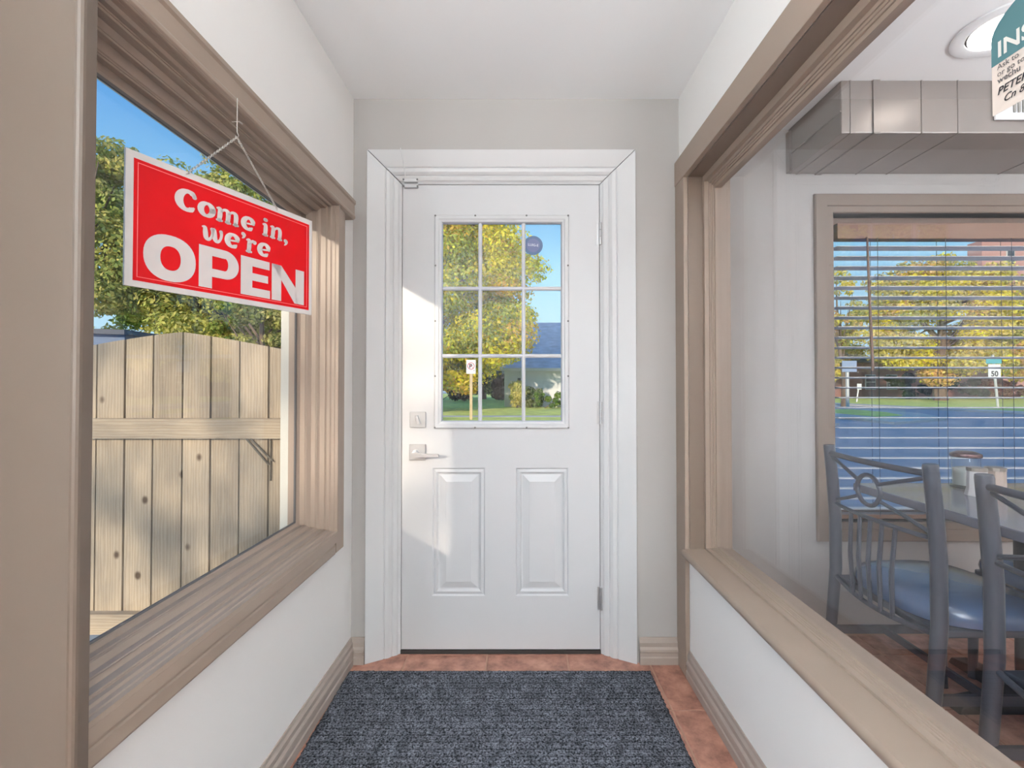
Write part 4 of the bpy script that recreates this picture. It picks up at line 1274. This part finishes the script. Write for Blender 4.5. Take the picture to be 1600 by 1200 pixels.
shrub('garden_shrub', 'olive shrub at the dark corner of the house', (0.15, 25.8, -0.08), 0.45, 0.4, 0.75, 3500, 0.07, OLV, 45)
shrub('garden_shrub', 'leafy shrub in front of the house wall', (0.95, 26.2, -0.08), 0.4, 0.3, 0.55, 3000, 0.07, [(96, 124, 66), (120, 146, 84), (150, 160, 90)], 46)
shrub('street_shrub', 'dark green shrubs under the broad street tree', (37.2, 41.5, -0.07), 4.2, 1.0, 1.1, 9000, 0.15, [(52, 78, 60), (66, 90, 66), (44, 62, 58)], 47)
shrub('street_shrub', 'reddish shrub behind the speed limit sign', (43.5, 42.0, -0.07), 1.9, 0.8, 0.9, 5000, 0.13, [(140, 92, 84), (120, 80, 74), (150, 128, 104)], 48)

# ------------------------------------------------------------------ houses
M_siding = mat('white_siding', lin(226, 226, 222), 0.7, var=0.03, scale=1.5)
M_shingle = mat('slate_shingle', lin(176, 188, 206), 0.85, var=0.18, scale=2.2, bump=0.3, bscale=9, stretch=(1, 1, 3))
M_house_glass = mat('dark_window_glass', lin(46, 58, 66), 0.15)
hs = thing('house', (2.7, 29.5, -0.08), 'white sided house with slate blue roof seen through the door', 'house')
HX0, HX1, HY0, HY1 = -0.7, 7.2, 27.0, 34.6
hw_ = MB().box(HX0, HX1, HY0, HY1, -0.08, 2.35).build('house_wall', M_siding, hs)
for k in range(16):
    z_ = 0.05 + 0.15 * k
    MB().prism([(0, 0), (0.03, 0), (0.005, 0.15), (0, 0.15)], lambda a_, b_: (HX0, HY0 - a_, z_ + b_), lambda a_, b_: (HX1, HY0 - a_, z_ + b_)).build('clapboard', M_siding, hs)
rfp = [(HY0 - 0.45, 2.15), (30.8, 5.3), (HY1 + 0.45, 2.15), (HY1 + 0.45, 2.0), (30.8, 5.08), (HY0 - 0.45, 2.0)]
MB().prism(rfp, lambda y, z_: (HX0 - 0.4, y, z_), lambda y, z_: (HX1 + 0.4, y, z_)).build('roof', M_shingle, hs)
MB().box(HX0 - 0.4, HX1 + 0.4, HY0 - 0.52, HY0 - 0.44, 1.98, 2.14).build('gutter', M_vinyl, hs)
gab = [(HY0, 2.3), (30.8, 5.05), (HY1, 2.3)]
MB().prism(gab, lambda y, z_: (HX0, y, z_), lambda y, z_: (HX0 + 0.1, y, z_)).build('gable', M_siding, hs)
hwn = MB().box(0.05, 0.26, HY0 - 0.05, HY0 + 0.02, 0.85, 1.6).build('window', M_vinyl, hs)
MB().box(0.07, 0.24, HY0 - 0.07, HY0 - 0.045, 0.88, 1.57).build('pane', M_house_glass, hwn)
rl = thing('stair_railing', (2.5, 26.2, -0.08), 'thin black railing beside the bright green shrub', 'railing')
for k in range(4):
    MB().box(2.30 + 0.18 * k, 2.33 + 0.18 * k, 26.2, 26.23, -0.08, 0.82 - 0.07 * k).build('baluster', M_black, rl)
MB().prism([(2.26, 0.82), (2.9, 0.58), (2.9, 0.62), (2.26, 0.86)], lambda x, z_: (x, 26.19, z_), lambda x, z_: (x, 26.24, z_)).build('handrail', M_black, rl)

# grey shed behind the fence, left
sh = thing('shed', (-8.3, 8.2, -0.12), 'grey blue shed behind the fence at the post', 'shed')
MB().box(-9.2, -6.72, 8.0, 10.0, -0.12, 2.12).build('shed_wall', mat('shed_blue', lin(112, 130, 158), 0.8, var=0.06, scale=2), sh)
MB().prism([(-9.4, 2.1), (-6.6, 2.02), (-6.6, 2.1), (-9.4, 2.2)], lambda x, z_: (x, 7.85, z_), lambda x, z_: (x, 10.1, z_)).build('shed_roof', mat('shed_roof', lin(92, 96, 104), 0.8), sh)

# brick buildings across
M_brick = mat('red_brick', lin(152, 108, 98), 0.9, var=0.12, scale=1.2)
M_brick2 = mat('pink_brick', lin(186, 140, 128), 0.9, var=0.06, scale=0.6)
b1 = thing('brick_building', (38, 52, -0.1), 'low red brick building behind the street trees', 'building')
MB().box(28, 52, 50, 60, -0.1, 3.6).build('brick_wall', M_brick, b1)
MB().box(27.6, 52.4, 49.6, 60.4, 3.6, 4.0).build('flat_roof', mat('roof_grey', lin(96, 96, 104), 0.9), b1)
for x in (37.3, 39.6):
    wv_ = MB().box(x, x + 1.1, 49.93, 50.02, 0.7, 2.3).build('window', M_vinyl, b1)
    MB().box(x + 0.08, x + 1.02, 49.88, 49.95, 0.78, 1.45).build('pane', M_house_glass, wv_)
    MB().box(x + 0.08, x + 1.02, 49.88, 49.95, 1.55, 2.22).build('pane', M_house_glass, wv_)
b2 = thing('brick_tower', (72, 62, -0.1), 'tall pinkish brick building at the upper right of the blind', 'building')
MB().box(62.0, 82, 62, 64, -0.1, 20.5).build('brick_wall', M_brick2, b2)
for r_ in range(3):
    for k in range(4):
        x, z_ = 65.2 + 2.6 * k, 17.0 - 4.6 * r_
        wv_ = MB().box(x, x + 1.1, 61.9, 62.02, z_, z_ + 2.4).build('window', M_vinyl, b2)
        MB().box(x + 0.12, x + 0.98, 61.84, 61.92, z_ + 0.12, z_ + 2.28).build('pane', M_house_glass, wv_)

# ------------------------------------------------------------------ street signs
M_signface = mat('street_sign_white', lin(236, 236, 234), 0.5)
M_signblack = mat('street_sign_black', lin(36, 34, 40), 0.5)
M_signred = mat('street_sign_red', lin(176, 40, 60), 0.5)
M_postwood = mat('sign_post_wood', lin(206, 184, 140), 0.85, var=0.1, scale=3)
M_postmetal = mat('sign_post_metal', lin(206, 206, 200), 0.5, metal=0.3)
PXs, PYs = -1.655, 17.0
ns = thing('no_parking_sign', (PXs, PYs, -0.08), 'white no parking sign on a wooden post across the street', 'sign')
MB().box(PXs - 0.05, PXs + 0.05, PYs, PYs + 0.1, -0.08, 1.70).build('post', M_postwood, ns)
MB().box(PXs - 0.17, PXs + 0.17, PYs - 0.012, PYs, 1.585, 2.09).build('sign_plate', M_signface, ns)
def yring(cx, cz, y, ro, ri, seg=32):
    mb = MB()
    for k in range(seg):
        a0, a1 = 2 * math.pi * k / seg, 2 * math.pi * (k + 1) / seg
        mb.add([(cx + ro * math.cos(a0), y, cz + ro * math.sin(a0)), (cx + ro * math.cos(a1), y, cz + ro * math.sin(a1)), (cx + ri * math.cos(a1), y, cz + ri * math.sin(a1)), (cx + ri * math.cos(a0), y, cz + ri * math.sin(a0))], [(0, 1, 2, 3)])
    return mb
yring(PXs, 1.865, PYs - 0.014, 0.132, 0.108).build('red_ring', M_signred, ns)
v, f = text_mesh('P', 0.215, 0.008)
xw = max(p[0] for p in v)
MB().add([(PXs - xw / 2 + p[0] - 0.01, PYs - 0.0135, 1.79 + p[1]) for p in v], f).build('letter_p', M_signblack, ns)
c45 = math.sqrt(0.5)
MB().add([(PXs + (u * c45 - w_ * c45), PYs - 0.0145, 1.865 - (u * c45 + w_ * c45)) for u, w_ in ((-0.11, -0.009), (0.11, -0.009), (0.11, 0.009), (-0.11, 0.009))], [(0, 1, 2, 3)]).build('red_slash', M_signred, ns)
MB().lathe([(0.016, 0.0), (0.016, -0.003)], (PXs + 0.115, PYs - 0.0125, 1.70), 12, 'y').build('small_dot', M_signblack, ns)

SXs, SYs = 27.2, 26.6
ss = thing('speed_sign', (SXs, SYs, -0.07), 'white speed limit sign with teal street name above the verge', 'sign')
MB().tube([(SXs + 0.25, SYs + 0.06, -0.07), (SXs, SYs + 0.06, 2.9)], 0.06, 8).build('post', M_postmetal, ss, smooth=True)
MB().box(SXs - 0.34, SXs + 0.36, SYs - 0.02, SYs, 1.62, 2.36).build('sign_plate', M_signface, ss)
MB().box(SXs - 0.46, SXs + 0.42, SYs - 0.02, SYs, 2.40, 2.66).build('name_plate', mat('teal_plate', lin(90, 176, 182), 0.5), ss)
v, f = text_mesh('50', 0.42, 0.01)
xw = max(p[0] for p in v)
MB().add([(SXs - xw / 2 + p[0], SYs - 0.03, 1.68 + p[1]) for p in v], f).build('sign_lettering', M_signblack, ss)
bp_ = thing('corner_sign', (17.0, 24.0, -0.06), 'grey backed sign on a pale pole by the left window casing', 'sign')
MB().tube([(17.0, 24.0, -0.06), (17.0, 24.0, 2.4)], 0.08, 8).build('post', M_postmetal, bp_, smooth=True)
MB().box(16.66, 17.40, 23.88, 23.91, 1.85, 2.42).build('sign_plate', mat('sign_back', lin(176, 190, 210), 0.5, metal=0.3), bp_)
sp_ = thing('small_sign', (25.2, 34.5, -0.07), 'small white sign on a leaning post near the brick wall', 'sign')
MB().tube([(25.1, 34.5, -0.07), (25.25, 34.5, 0.95)], 0.05, 6).build('post', M_postmetal, sp_, smooth=True)
MB().box(25.1, 25.42, 34.42, 34.44, 0.85, 1.28).build('sign_plate', M_signface, sp_)
